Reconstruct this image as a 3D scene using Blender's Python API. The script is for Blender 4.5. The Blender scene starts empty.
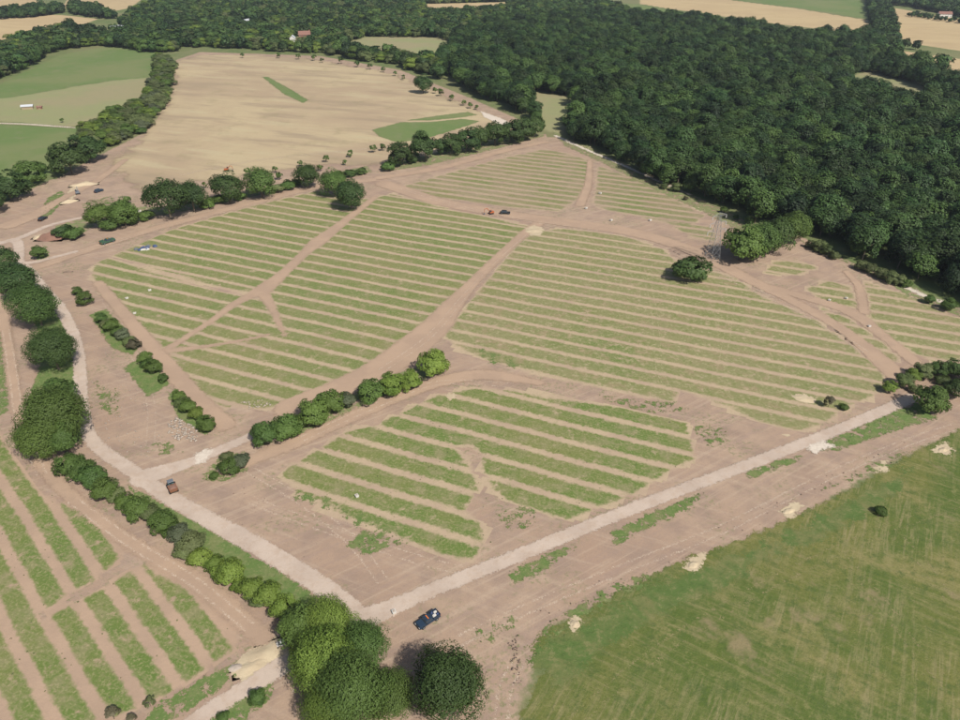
import bpy, bmesh, math, random
import numpy as np
from mathutils import Vector, Matrix
R = math.radians
rng = np.random.default_rng(7)
random.seed(7)

# ------------------------------------------------------------------ camera, world, sun, exposure
scene = bpy.context.scene
col = scene.collection
FPX, PITCH, CAMH = 690.0, 32.0, 115.0           # focal length in px of a 960 px wide picture
cam = bpy.data.cameras.new('camera'); camo = bpy.data.objects.new('camera', cam); col.objects.link(camo)
camo.location = (0, 0, CAMH); camo.rotation_euler = (R(90 - PITCH), 0, 0)
cam.sensor_width = 36; cam.lens = FPX / 960 * 36; cam.clip_start = 1; cam.clip_end = 20000
scene.camera = camo
SUN_EL = 47.0
to_sun = Vector((0.60, -0.80, 0)).normalized() * math.cos(R(SUN_EL)) + Vector((0, 0, math.sin(R(SUN_EL))))
world = bpy.data.worlds.new('World'); scene.world = world; world.use_nodes = True
wt = world.node_tree; wt.nodes.clear()
sky = wt.nodes.new('ShaderNodeTexSky'); sky.sky_type = 'NISHITA'; sky.sun_disc = False
sky.sun_elevation = R(SUN_EL); sky.sun_rotation = math.atan2(to_sun.x, to_sun.y)
sky.dust_density = 2.0
bg = wt.nodes.new('ShaderNodeBackground'); bg.inputs['Strength'].default_value = 0.07
wo = wt.nodes.new('ShaderNodeOutputWorld')
wt.links.new(sky.outputs[0], bg.inputs[0]); wt.links.new(bg.outputs[0], wo.inputs[0])
sl = bpy.data.lights.new('sun', 'SUN'); sl.energy = 4.0; sl.angle = R(1.5); sl.color = (1, 0.95, 0.88)
so = bpy.data.objects.new('sun', sl); col.objects.link(so); so.location = (60, -80, 200)
so.rotation_euler = to_sun.to_track_quat('Z', 'Y').to_euler()
scene.view_settings.view_transform = 'Standard'; scene.view_settings.look = 'None'
scene.view_settings.exposure = 0.41; scene.view_settings.gamma = 1.0
scene.view_settings.use_curve_mapping = False
scene.cycles.max_bounces = 4; scene.cycles.transparent_max_bounces = 14
scene.cycles.volume_bounces = 0

# ------------------------------------------------------------------ pixel -> ground
_t = R(PITCH); ST, CT = math.sin(_t), math.cos(_t)
def G(p, z=0.0):
    p = np.atleast_2d(np.asarray(p, float))
    u = (p[:, 0] - 480) / FPX; v = (p[:, 1] - 360) / FPX
    dy = CT - v * ST; dz = -ST - v * CT
    s = (z - CAMH) / dz
    return np.c_[u * s, dy * s]
def g1(x, y, z=0.0):
    a = G([(x, y)], z)[0]; return float(a[0]), float(a[1])
def mpp(x, y):                                  # metres per pixel at a ground pixel
    gx, gy = g1(x, y); return math.sqrt(gx * gx + gy * gy + CAMH * CAMH) / FPX * math.cos(0) / math.sqrt(1 + ((x-480)/FPX)**2 + ((y-360)/FPX)**2)

# ------------------------------------------------------------------ node helpers
class NT:
    def __init__(s, mat):
        mat.use_nodes = True; s.t = mat.node_tree; s.t.nodes.clear()
        s.pos = s.n('ShaderNodeNewGeometry').outputs['Position']
    def n(s, t, **kw):
        nd = s.t.nodes.new(t)
        for k, v in kw.items(): setattr(nd, k, v)
        return nd
    def l(s, a, b): s.t.links.new(a, b)
    def put(s, sock, v):
        if isinstance(v, bpy.types.NodeSocket): s.l(v, sock)
        else: sock.default_value = v
    def map(s, rot=0.0, scale=(1, 1, 1), loc=(0, 0, 0), src=None):
        m = s.n('ShaderNodeMapping'); s.l(src or s.pos, m.inputs['Vector'])
        # rotate first, then scale: two mapping nodes
        m.inputs['Rotation'].default_value = (0, 0, rot); m.inputs['Location'].default_value = loc
        m2 = s.n('ShaderNodeMapping'); s.l(m.outputs[0], m2.inputs['Vector']); m2.inputs['Scale'].default_value = scale
        return m2.outputs[0]
    def noise(s, scale, detail=4, rough=0.55, vec=None, dist=0.0):
        nd = s.n('ShaderNodeTexNoise'); nd.noise_dimensions = '3D'
        s.l(vec or s.pos, nd.inputs['Vector'])
        nd.inputs['Scale'].default_value = scale; nd.inputs['Detail'].default_value = detail
        nd.inputs['Roughness'].default_value = rough; nd.inputs['Distortion'].default_value = dist
        return nd.outputs['Fac']
    def step(s, x, a, b):
        m = s.n('ShaderNodeMapRange'); m.interpolation_type = 'SMOOTHSTEP'
        s.put(m.inputs['Value'], x); m.inputs['From Min'].default_value = a; m.inputs['From Max'].default_value = b
        return m.outputs['Result']
    def mix(s, f, a, b):
        m = s.n('ShaderNodeMix'); m.data_type = 'RGBA'
        s.put(m.inputs[0], f)
        for sk, v in ((m.inputs[6], a), (m.inputs[7], b)):
            s.put(sk, (*v, 1) if isinstance(v, tuple) and len(v) == 3 else v)
        return m.outputs[2]
    def mul(s, a, f):                            # colour times factor socket
        m = s.n('ShaderNodeVectorMath', operation='SCALE'); s.put(m.inputs[0], a); s.put(m.inputs['Scale'], f)
        return m.outputs[0]
    def math(s, op, a, b=0.0):
        m = s.n('ShaderNodeMath', operation=op); s.put(m.inputs[0], a); s.put(m.inputs[1], b); return m.outputs[0]
    def attr(s, name):
        return s.n('ShaderNodeAttribute', attribute_name=name).outputs['Fac']
    def out(s, color, rough=0.95, bump=None, bstr=0.5, bdist=0.1, spec=0.15, trans=None, metal=0.0, alpha=None):
        b = s.n('ShaderNodeBsdfPrincipled'); s.put(b.inputs['Base Color'], (*color, 1) if isinstance(color, tuple) else color)
        s.put(b.inputs['Roughness'], rough); b.inputs['Specular IOR Level'].default_value = spec
        b.inputs['Metallic'].default_value = metal
        if bump is not None:
            bn = s.n('ShaderNodeBump'); bn.inputs['Strength'].default_value = bstr; bn.inputs['Distance'].default_value = bdist
            s.l(bump, bn.inputs['Height']); s.l(bn.outputs[0], b.inputs['Normal'])
        o = s.n('ShaderNodeOutputMaterial'); sh = b.outputs[0]
        if alpha is not None: s.l(alpha, b.inputs['Alpha'])
        if trans is not None:
            tr = s.n('ShaderNodeBsdfTranslucent'); s.put(tr.inputs[0], trans)
            mx = s.n('ShaderNodeMixShader'); mx.inputs[0].default_value = 0.25
            s.l(b.outputs[0], mx.inputs[1]); s.l(tr.outputs[0], mx.inputs[2]); sh = mx.outputs[0]
        s.l(sh, o.inputs[0])

ROWROT = R(23)                                   # the rows run 23 degrees clockwise of the picture's x axis
# ---- colour recipes, all in world position so neighbouring sheets agree where they fade into each other
def c_soil(t):
    a = t.noise(0.018, 5, 0.6); b = t.noise(0.14, 4, 0.6); c = t.noise(1.1, 5, 0.7); d = t.noise(5.0, 3, 0.7)
    k = t.mix(t.step(a, .35, .65), (.322, .224, .158), (.372, .270, .190))
    k = t.mix(t.step(b, .38, .70), k, (.275, .198, .148))
    k = t.mix(t.math('MULTIPLY', t.step(t.noise(0.05, 5, .65, t.map(0, (1, 1, 1), (31, 7, 0))), .52, .72), .65), k, (.25, .174, .128))
    st = t.noise(1.0, 3, .6, t.map(ROWROT, (.05, .55, 1)))
    k = t.mix(t.math('MULTIPLY', t.step(st, .5, .68), .35), k, (.43, .33, .238))
    st2 = t.noise(1.0, 3, .6, t.map(R(-33), (.03, .75, 1)))
    k = t.mix(t.math('MULTIPLY', t.step(st2, .53, .66), .45), k, (.42, .32, .232))
    k = t.mix(t.math('MULTIPLY', t.step(st2, .48, .36), .35), k, (.29, .21, .17))
    k = t.mix(t.math('MULTIPLY', t.step(c, .50, .72), .5), k, (.27, .205, .16))
    k = t.mix(t.math('MULTIPLY', t.step(d, .58, .75), .5), k, (.47, .39, .31))
    k = t.mix(t.math('MULTIPLY', t.step(t.noise(2.4, 4, .85), .48, .32), .55), k, (.235, .165, .13))
    w = t.math('MULTIPLY', t.step(t.noise(0.06, 4, .6, t.map(0, (1, 1, 1), (90, 40, 0))), .48, .62), t.step(t.noise(.9, 4, .7), .50, .62))
    return t.mix(t.math('MULTIPLY', w, .65), k, (.16, .175, .075))
def c_rows(t):
    b = t.noise(0.09, 4, .6); c = t.noise(1.3, 5, .7)
    k = t.mix(t.step(b, .35, .68), (.412, .318, .210), (.368, .272, .192))
    k = t.mix(t.math('MULTIPLY', t.step(c, .48, .7), .5), k, (.31, .255, .15))
    return t.mix(t.math('MULTIPLY', t.step(t.noise(0.5, 4, .7), .55, .7), .5), k, (.22, .215, .10))
def c_strip(t):
    a = t.noise(0.02, 4, .6); b = t.noise(0.22, 4, .65); c = t.noise(1.6, 5, .75)
    k = t.mix(t.step(a, .36, .64), (.104, .158, .036), (.158, .172, .056))
    k = t.mix(t.math('MULTIPLY', t.step(b, .45, .68), .75), k, (.230, .205, .108))
    k = t.mix(t.math('MULTIPLY', t.step(c, .48, .66), .65), k, (.31, .275, .145))
    k = t.mix(t.math('MULTIPLY', t.step(c, .44, .30), .6), k, (.085, .120, .038))
    st = t.noise(1.0, 3, .6, t.map(ROWROT, (.10, 1.3, 1)))
    return t.mix(t.math('MULTIPLY', t.step(st, .52, .66), .4), k, (.24, .215, .11))
def c_stripdry(t):                               # the drier, browner sward of the fields farther off
    k = c_strip(t)
    k = t.mix(t.step(t.noise(.03, 3, .6, t.map(0, (1, 1, 1), (11, 60, 0))), .22, .66), k, (.212, .202, .094))
    k = t.mix(t.math('MULTIPLY', t.step(t.noise(.16, 5, .7, t.map(0, (1, 1, 1), (71, 3, 0))), .50, .64), .75), k, (.265, .205, .120))
    k = t.mix(t.math('MULTIPLY', t.step(t.noise(.6, 5, .75, t.map(0, (1, 1, 1), (5, 31, 0))), .51, .63), .65), k, (.33, .295, .165))
    return t.mix(t.math('MULTIPLY', t.step(t.noise(.7, 5, .75, t.map(0, (1, 1, 1), (45, 11, 0))), .48, .36), .7), k, (.130, .162, .045))
def c_grass(t):
    a = t.noise(0.006, 4, .6); b = t.noise(0.08, 4, .6); c = t.noise(1.2, 5, .7)
    k = t.mix(t.step(a, .4, .6), (.115, .150, .055), (.17, .17, .08))
    k = t.mix(t.math('MULTIPLY', t.step(b, .45, .7), .6), k, (.20, .19, .095))
    return t.mix(t.math('MULTIPLY', t.step(c, .52, .72), .5), k, (.08, .115, .035))
def c_verge(t):
    b = t.noise(0.3, 4, .65); c = t.noise(1.5, 5, .75)
    k = t.mix(t.step(b, .4, .65), (.105, .160, .045), (.16, .18, .07))
    k = t.mix(t.math('MULTIPLY', t.step(c, .52, .7), .65), k, (.28, .26, .13))
    return t.mix(t.math('MULTIPLY', t.step(c, .44, .3), .6), k, (.07, .105, .03))
def c_rough(t):
    v1 = t.map(R(-58), (.07, .9, 1)); v2 = t.map(R(32), (.05, .7, 1))
    a = t.noise(0.020, 5, .6, dist=.8); s1 = t.noise(1, 5, .75, v1, .5); s2 = t.noise(1, 5, .75, v2, .6)
    b = t.noise(.055, 7, .68, dist=.5); c = t.noise(.9, 7, .85); d = t.noise(3.5, 4, .85); ma = t.noise(.026, 3, .6, t.map(0, (1, 1, 1), (50, 9, 0)))
    k = t.mix(t.step(a, .40, .60), (.082, .118, .026), (.140, .145, .040))
    k = t.mix(t.math('MULTIPLY', t.step(b, .52, .66), .75), k, (.225, .195, .078))
    k = t.mix(t.math('MULTIPLY', t.math('MULTIPLY', t.step(s1, .44, .66), t.step(ma, .40, .58)), .6), k, (.285, .235, .125))
    k = t.mix(t.math('MULTIPLY', t.math('MULTIPLY', t.step(s2, .46, .66), t.step(ma, .60, .42)), .5), k, (.245, .210, .10))
    k = t.mix(t.math('MULTIPLY', t.step(s2, .46, .30), .55), k, (.066, .102, .028))
    e = t.noise(.32, 6, .75)
    k = t.mix(t.math('MULTIPLY', t.step(e, .54, .66), .45), k, (.255, .225, .10))
    k = t.mix(t.math('MULTIPLY', t.step(e, .48, .36), .65), k, (.070, .105, .028))
    k = t.mix(t.math('MULTIPLY', t.step(c, .52, .68), .55), k, (.25, .225, .10))
    k = t.mix(t.math('MULTIPLY', t.step(c, .48, .32), .7), k, (.050, .078, .020))
    k = t.mix(t.math('MULTIPLY', t.step(t.noise(.045, 5, .65, t.map(0, (1, 1, 1), (12, 77, 0))), .57, .66), .7), k, (.26, .20, .115))
    return t.mix(t.math('MULTIPLY', t.step(d, .46, .30), .5), k, (.06, .08, .025))
def c_roughedge(t):                              # the greener margin of the rough field
    b = t.noise(.12, 5, .65, dist=1.0); c = t.noise(1.1, 5, .8)
    k = t.mix(t.step(b, .42, .68), (.086, .134, .036), (.150, .155, .058))
    e = t.noise(.4, 6, .75, t.map(0, (1, 1, 1), (8, 3, 0)))
    k = t.mix(t.math('MULTIPLY', t.step(e, .52, .64), .55), k, (.22, .20, .09))
    k = t.mix(t.math('MULTIPLY', t.step(e, .47, .35), .6), k, (.060, .100, .026))
    return t.mix(t.math('MULTIPLY', t.step(c, .52, .72), .45), k, (.23, .215, .10))
def c_straw(t):
    a = t.noise(0.010, 5, .6, dist=.6); b = t.noise(1, 4, .6, t.map(R(20), (.012, .07, 1))); c = t.noise(.6, 5, .7)
    k = t.mix(t.step(a, .36, .64), (.42, .335, .205), (.35, .265, .172))
    k = t.mix(t.math('MULTIPLY', t.step(b, .48, .66), .8), k, (.29, .225, .150))
    k = t.mix(t.math('MULTIPLY', t.step(t.noise(.05, 6, .7, t.map(0, (1, 1, 1), (3, 8, 0))), .52, .68), .5), k, (.255, .215, .12))
    k = t.mix(t.math('MULTIPLY', t.step(b, .45, .34), .6), k, (.42, .355, .22))
    return t.mix(t.math('MULTIPLY', t.step(c, .5, .72), .35), k, (.30, .25, .14))
def c_pasture(t):
    a = t.noise(0.012, 4, .6); b = t.noise(.1, 4, .6)
    k = t.mix(t.step(a, .38, .62), (.120, .172, .056), (.160, .185, .074))
    return t.mix(t.math('MULTIPLY', t.step(b, .5, .7), .4), k, (.20, .19, .105))
def c_pinkstraw(t):
    a = t.noise(0.014, 4, .6); b = t.noise(.12, 4, .6)
    k = t.mix(t.step(a, .38, .62), (.235, .245, .115), (.265, .235, .130))
    return t.mix(t.math('MULTIPLY', t.step(b, .45, .7), .5), k, (.23, .225, .12))
def c_gravel(t):
    a = t.noise(0.1, 4, .6); c = t.noise(2.5, 5, .75)
    k = t.mix(t.step(a, .38, .62), (.475, .385, .31), (.42, .335, .268))
    return t.mix(t.math('MULTIPLY', t.step(c, .5, .72), .5), k, (.36, .29, .235))
def c_dirt(t):
    a = t.noise(0.1, 4, .6); c = t.noise(2.0, 5, .75)
    k = t.mix(t.step(a, .38, .62), (.385, .274, .190), (.345, .246, .173))
    return t.mix(t.math('MULTIPLY', t.step(c, .5, .72), .5), k, (.32, .23, .175))
def c_pale(t):
    c = t.noise(1.5, 5, .75)
    return t.mix(t.step(c, .4, .7), (.58, .51, .42), (.46, .385, .31))
def c_sand(t):
    a = t.noise(0.25, 4, .6); c = t.noise(1.8, 5, .75)
    k = t.mix(t.step(a, .38, .62), (.48, .395, .265), (.43, .345, .23))
    return t.mix(t.math('MULTIPLY', t.step(c, .5, .72), .5), k, (.36, .28, .19))

def sheet_mat(name, inner, base, soft=0.35, amp=0.6, nscale=0.8, bstr=0.4, patchy=0.0, strength=1.0):
    m = bpy.data.materials.new(name); t = NT(m)
    h = t.math('ADD', t.noise(1.1, 5, .75), t.math('MULTIPLY', t.noise(4.5, 4, .7), .35))
    if base is None:
        t.out(inner(t), bump=h, bstr=bstr, bdist=.25); return m
    sd = t.attr('sd')
    clear = base == 'clear'
    nz = t.math('MULTIPLY', t.math('SUBTRACT', t.noise(nscale, 5, .65), .5), 2.6 * amp)
    f = t.step(t.math('ADD', sd, nz), -soft, soft)
    if patchy:
        f = t.math('MULTIPLY', f, t.step(t.noise(.35, 5, .7), .5 - .22 * patchy - .10, .5 - .22 * patchy + .12))
    t.out(inner(t) if clear else t.mix(f, base(t), inner(t)), bump=h, bstr=bstr, bdist=.25, alpha=t.math('GREATER_THAN', t.math('MULTIPLY', f, strength), t.math('ADD', t.math('MULTIPLY', t.step(t.noise(2.6, 4, .85), .28, .70), .94), .03)) if clear else None)
    return m

# ------------------------------------------------------------------ mesh helpers
def mesh_np(name, verts, faces, mat=None, attrs=None, smooth=False):
    """faces: (n,k) int array with one k"""
    verts = np.asarray(verts, np.float32); faces = np.asarray(faces, np.int32)
    me = bpy.data.meshes.new(name); n, k = faces.shape
    me.vertices.add(len(verts)); me.vertices.foreach_set('co', verts.ravel())
    me.loops.add(n * k); me.loops.foreach_set('vertex_index', faces.ravel())
    me.polygons.add(n); me.polygons.foreach_set('loop_start', np.arange(0, n * k, k, dtype=np.int32))
    me.polygons.foreach_set('loop_total', np.full(n, k, np.int32))
    for an, av in (attrs or {}).items():
        a = me.attributes.new(an, 'FLOAT', 'POINT'); a.data.foreach_set('value', np.asarray(av, np.float32))
    if smooth: me.polygons.foreach_set('use_smooth', np.ones(n, bool))
    if mat: me.materials.append(mat)
    me.update(calc_edges=True); me.validate()
    return me
def link(name, me, parent=None, **props):
    o = bpy.data.objects.new(name, me); col.objects.link(o)
    if parent is not None: o.parent = parent
    for k, v in props.items(): o[k] = v
    return o
def thing(name, label, cat, loc=(0, 0, 0), rz=0.0, scale=(1, 1, 1), group=None):
    o = bpy.data.objects.new(name, None); col.objects.link(o); o.empty_display_size = .5
    o.location = loc; o.rotation_euler = (0, 0, rz); o.scale = scale
    o['label'] = label; o['category'] = cat
    if group: o['group'] = group
    return o
def poly_sd(P, poly):
    """signed distance, positive inside"""
    P = np.asarray(P, float); poly = np.asarray(poly, float); n = len(poly)
    d2 = np.full(len(P), 1e18); ins = np.zeros(len(P), bool)
    for i in range(n):
        a = poly[i]; b = poly[(i + 1) % n]; e = b - a; w = P - a
        tt = np.clip((w @ e) / max(e @ e, 1e-9), 0, 1); q = w - tt[:, None] * e
        d2 = np.minimum(d2, (q * q).sum(1))
        c = (a[1] > P[:, 1]) != (b[1] > P[:, 1])
        with np.errstate(divide='ignore', invalid='ignore'):
            ins ^= c & (P[:, 0] < (b[0] - a[0]) * (P[:, 1] - a[1]) / (b[1] - a[1]) + a[0])
    d = np.sqrt(d2); return np.where(ins, d, -d)
def line_sd(P, pts, wid):
    """signed distance into a band along a polyline of varying half-width, positive inside"""
    P = np.asarray(P, float); best = np.full(len(P), -1e9)
    for i in range(len(pts) - 1):
        a = np.asarray(pts[i]); b = np.asarray(pts[i + 1]); e = b - a; w = P - a
        tt = np.clip((w @ e) / max(e @ e, 1e-9), 0, 1); q = w - tt[:, None] * e
        best = np.maximum(best, (wid[i] + (wid[i + 1] - wid[i]) * tt) - np.sqrt((q * q).sum(1)))
    return best
def smooth_line(pts, n=6):
    pts = np.asarray(pts, float)
    if len(pts) < 3: return pts
    P = np.vstack([2 * pts[0] - pts[1], pts, 2 * pts[-1] - pts[-2]]); out = []
    for i in range(1, len(P) - 2):
        for k in range(n):
            s = k / n; a, b, c, d = P[i - 1], P[i], P[i + 1], P[i + 2]
            out.append(.5 * ((2 * b) + (c - a) * s + (2 * a - 5 * b + 4 * c - d) * s * s + (3 * b - a - 3 * c + d) * s ** 3))
    out.append(P[-2]); return np.array(out)
def grid_sheet(name, sdf, bounds, mat, z, res, margin=1.2, parent=None, relief=0.0, **props):
    x0, y0, x1, y1 = bounds
    nx = max(2, int((x1 - x0) / res) + 2); ny = max(2, int((y1 - y0) / res) + 2)
    xs = x0 + np.arange(nx) * res; ys = y0 + np.arange(ny) * res
    X, Y = np.meshgrid(xs, ys); P = np.c_[X.ravel(), Y.ravel()]
    sd = sdf(P)
    I = np.arange(nx * ny).reshape(ny, nx)
    q = np.stack([I[:-1, :-1], I[:-1, 1:], I[1:, 1:], I[1:, :-1]], -1).reshape(-1, 4)
    q = q[(sd[q] > -margin).any(1)]
    if len(q) == 0: return None
    used = np.unique(q); remap = np.full(nx * ny, -1); remap[used] = np.arange(len(used))
    zz = np.full(len(used), z)
    if relief: zz = zz + relief * np.clip(sd[used] / 1.2 + .3, 0, 1)
    me = mesh_np(name, np.c_[P[used], zz], remap[q], mat, {'sd': sd[used]})
    return link(name, me, parent, **props)
def bnd(pts, m):
    pts = np.asarray(pts); return (pts[:, 0].min() - m, pts[:, 1].min() - m, pts[:, 0].max() + m, pts[:, 1].max() + m)
def poly_sheet(name, px, mat, z, res=1.0, margin=1.5, holes=(), parent=None, ground=False, **props):
    P = np.asarray(px, float) if ground else G(px)
    def f(Q):
        s = poly_sd(Q, P)
        for h in holes: s = np.minimum(s, -h(Q))
        return s
    return grid_sheet(name, f, bnd(P, margin + res), mat, z, res, margin, parent, **props)
def band(px, widths_m):
    L = smooth_line(G(px)); w = np.interp(np.linspace(0, 1, len(L)), np.linspace(0, 1, len(widths_m)), widths_m) * .5
    return lambda Q: line_sd(Q, L, w), L, float(max(w))
def band_sheet(name, px, widths_m, mat, z, res=0.8, margin=1.2, parent=None, **props):
    f, L, w = band(px, widths_m)
    return grid_sheet(name, f, bnd(L, w + margin + res), mat, z, res, margin, parent, **props)

# ------------------------------------------------------------------ ground
M = {}
M['ground'] = sheet_mat('meadow_ground', c_grass, None)
gv, gf = [], []
for i in range(41):
    for j in range(41):
        s = lambda k: math.copysign(abs((k - 20) / 20) ** 2.2, k - 20) * 7000
        gv.append((s(i), s(j) + 400, 0))
for i in range(40):
    for j in range(40):
        a = i * 41 + j; gf.append((a, a + 41, a + 42, a + 1))
link('ground', mesh_np('ground', gv, gf, M['ground']), kind='structure')

M['soil'] = sheet_mat('bare_soil', c_soil, c_grass, soft=1.0, amp=2.0, nscale=.35)
site = list(map(tuple, G([(-60, 235), (0, 205), (40, 185), (75, 168), (110, 150), (150, 130), (172, 95), (176, 60), (200, 52), (320, 56), (400, 70), (470, 98), (520, 120),
        (556, 133), (640, 170), (720, 208), (770, 234), (800, 236), (850, 262), (900, 282), (960, 308), (1020, 330), (1020, 405), (965, 428), (900, 458),
        (800, 517), (680, 565), (545, 632), (505, 760)])))
site += [(5, 30), (-20, -10), (-160, -10), (-300, 120)]
grid_sheet('bare_soil', lambda Q: poly_sd(Q, site), bnd(site, 6), M['soil'], 0.02, 3.0, 5.0, kind='structure')

# far fields
M['straw'] = sheet_mat('dry_straw', c_straw, 'clear', soft=5, amp=12, nscale=.06)
straw_px = [(176, 62), (200, 55), (250, 55), (310, 59), (390, 73), (440, 93), (480, 112), (535, 132), (470, 150), (405, 160), (378, 166), (345, 164), (300, 168), (240, 176),
            (190, 183), (140, 190), (120, 176), (118, 160), (140, 140), (160, 115), (174, 90)]
poly_sheet('straw_field', straw_px, M['straw'], .05, 4.0, 18, kind='structure')
M['pasture'] = sheet_mat('pasture_grass', c_pasture, c_grass, soft=2.5, amp=3, nscale=.1)
M['pinkstraw'] = sheet_mat('parched_pasture', c_pinkstraw, 'clear', soft=5, amp=8, nscale=.05)
M['farstraw'] = sheet_mat('ripe_crop', lambda t: t.mix(.5, c_straw(t), (.46, .34, .17)), c_grass, soft=2, amp=2, nscale=.1)
M['green'] = sheet_mat('green_crop', c_pasture, 'clear', soft=1.5, amp=2, nscale=.2)
poly_sheet('pasture', [(-40, 108), (0, 84), (60, 55), (110, 46), (160, 52), (160, 100), (120, 122), (75, 140), (50, 176), (-40, 190)], M['pasture'], .04, 4, 6, kind='structure')
poly_sheet('parched_pasture', [(-40, 103), (0, 99), (60, 89), (110, 81), (156, 77), (156, 104), (120, 124), (80, 128), (40, 124), (-40, 121)], M['pinkstraw'], .08, 4, 10, kind='structure')
for pl in ([(-80, 60), (0, 44), (45, 31), (75, 28), (98, 19), (60, 15), (0, 13), (-80, 22)], [(-60, 11), (20, 9), (45, 2), (20, -3), (-60, 0)], [(62, 8), (100, 14), (130, 8), (145, -3), (70, -4)],
           [(640, 5), (640, -3), (720, -2), (800, 9), (868, 20), (874, 38), (820, 29), (760, 22), (700, 13)],
           [(888, 7), (960, 19), (1060, 34), (1060, 66), (960, 51), (900, 42)], [(903, 51), (960, 59), (1060, 72), (1060, 98), (960, 78), (908, 66)],
           [(424, 4), (515, 2), (508, 10), (440, 16), (425, 14)]):
    poly_sheet('crop_field', pl, M['farstraw'], .06, 6, 8, kind='structure')
for pl in ([(700, -4), (862, -5), (868, 19), (800, 8), (720, -2)], [(615, 3), (640, 5), (668, 10), (660, 14), (620, 8)]):
    poly_sheet('green_field', pl, M['pasture'], .064, 6, 8, kind='structure')
M['dryglade'] = sheet_mat('dry_glade', c_pinkstraw, c_grass, soft=3, amp=5, nscale=.08)
for pl in ([(343, 42), (370, 36), (440, 37), (458, 43), (436, 66), (405, 62), (352, 52)], [(842, 80), (868, 70), (925, 88), (950, 104), (905, 106), (850, 95)], [(530, 92), (575, 95), (578, 120), (560, 135), (545, 130)]):
    poly_sheet('woodland_glade', pl, M['dryglade'], .066, 4, 6, kind='structure')
poly_sheet('green_crop', [(372, 130), (400, 122.5), (430, 122), (462, 119), (480, 121), (470, 125), (432, 137), (398, 143), (380, 137)], M['green'], .09, 1.5, 2.5, kind='structure')
poly_sheet('green_crop', [(405, 120.5), (440, 115.5), (468, 112), (477, 115), (462, 117.5), (430, 120.5)], M['green'], .09, 1.5, 2.5, kind='structure')
poly_sheet('uncut_strip', [(262, 77), (268, 77), (288, 88), (308, 100), (303, 103), (284, 94)], M['green'], .09, 1.5, 2.5, kind='structure')

# ------------------------------------------------------------------ striped fields
A_N = np.array([math.sin(ROWROT), math.cos(ROWROT)]); A_T = np.array([math.cos(ROWROT), -math.sin(ROWROT)])
M['rows'] = sheet_mat('row_soil', c_rows, c_soil, soft=.9, amp=1.6, nscale=.35)
M['strip'] = sheet_mat('row_grass', c_strip, c_rows, soft=.5, amp=.9, nscale=.7, patchy=.75)
M['stripmid'] = sheet_mat('half_dry_row_grass', lambda t: t.mix(.35, c_strip(t), c_stripdry(t)), c_rows, soft=.55, amp=.8, nscale=.7, patchy=.72)
M['stripdry'] = sheet_mat('dry_row_grass', c_stripdry, c_rows, soft=.6, amp=.8, nscale=.7, patchy=.66)
M['lowrows'] = sheet_mat('lower_row_soil', c_dirt, c_soil, soft=.8, amp=1.2, nscale=.5)
M['dirt'] = sheet_mat('track_dirt', c_dirt, 'clear', soft=1.1, amp=1.1, nscale=.5)
M['rowsfaint'] = sheet_mat('faint_row_soil', lambda t: t.mix(.5, c_rows(t), c_soil(t)), c_soil, soft=1.2, amp=2.2, nscale=.3)
M['stripfaint'] = sheet_mat('faint_row_grass', lambda t: t.mix(t.step(t.noise(.045, 4, .6), .35, .62), t.mix(.12, c_strip(t), c_soil(t)), t.mix(.5, c_strip(t), c_soil(t))), lambda t: t.mix(.5, c_rows(t), c_soil(t)), soft=.7, amp=1.0, nscale=.5)
M['stripsoil'] = sheet_mat('lower_row_grass', c_strip, c_dirt, soft=.4, amp=.8, nscale=.8, patchy=.65)

trk = {}
trk['t1'] = band([(374, 198), (345, 221), (318, 242), (305, 253), (285, 272), (262, 291)], [3.5, 4.5, 7.5, 4.5, 4.5, 8])
trk['t1b'] = band([(262, 290), (235, 304), (213, 320), (193, 333), (168, 349)], [6, 3.5, 2.6, 2.2, 3])
trk['t1c'] = band([(262, 292), (272, 308), (279, 324), (285, 336)], [5, 2.6, 2.0, 1.0])
trk['t1d'] = band([(168, 351), (210, 346), (245, 340), (268, 335)], [3, 1.6, 1.4, 1.0])
trk['t1e'] = band([(100, 254), (160, 272), (215, 288), (258, 296)], [3, 3, 3.4, 4])
trk['t2'] = band([(540, 222), (520, 238), (495, 261), (470, 286), (452, 306), (434, 328), (405, 352), (372, 374), (330, 392), (290, 408)], [6, 4.5, 4.6, 5, 8, 11, 12, 11, 9, 9])
TR = [trk[k][0] for k in ('t1', 't1b', 't1c', 't1d', 't1e', 't2')]
gapA = G([(452, 446), (472, 444), (481, 451), (484, 470), (493, 488), (512, 503), (545, 514), (560, 527), (500, 565), (474, 560), (484, 537), (478, 522), (464, 508), (478, 490), (470, 468)])
gA = lambda Q: poly_sd(Q, gapA)

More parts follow.
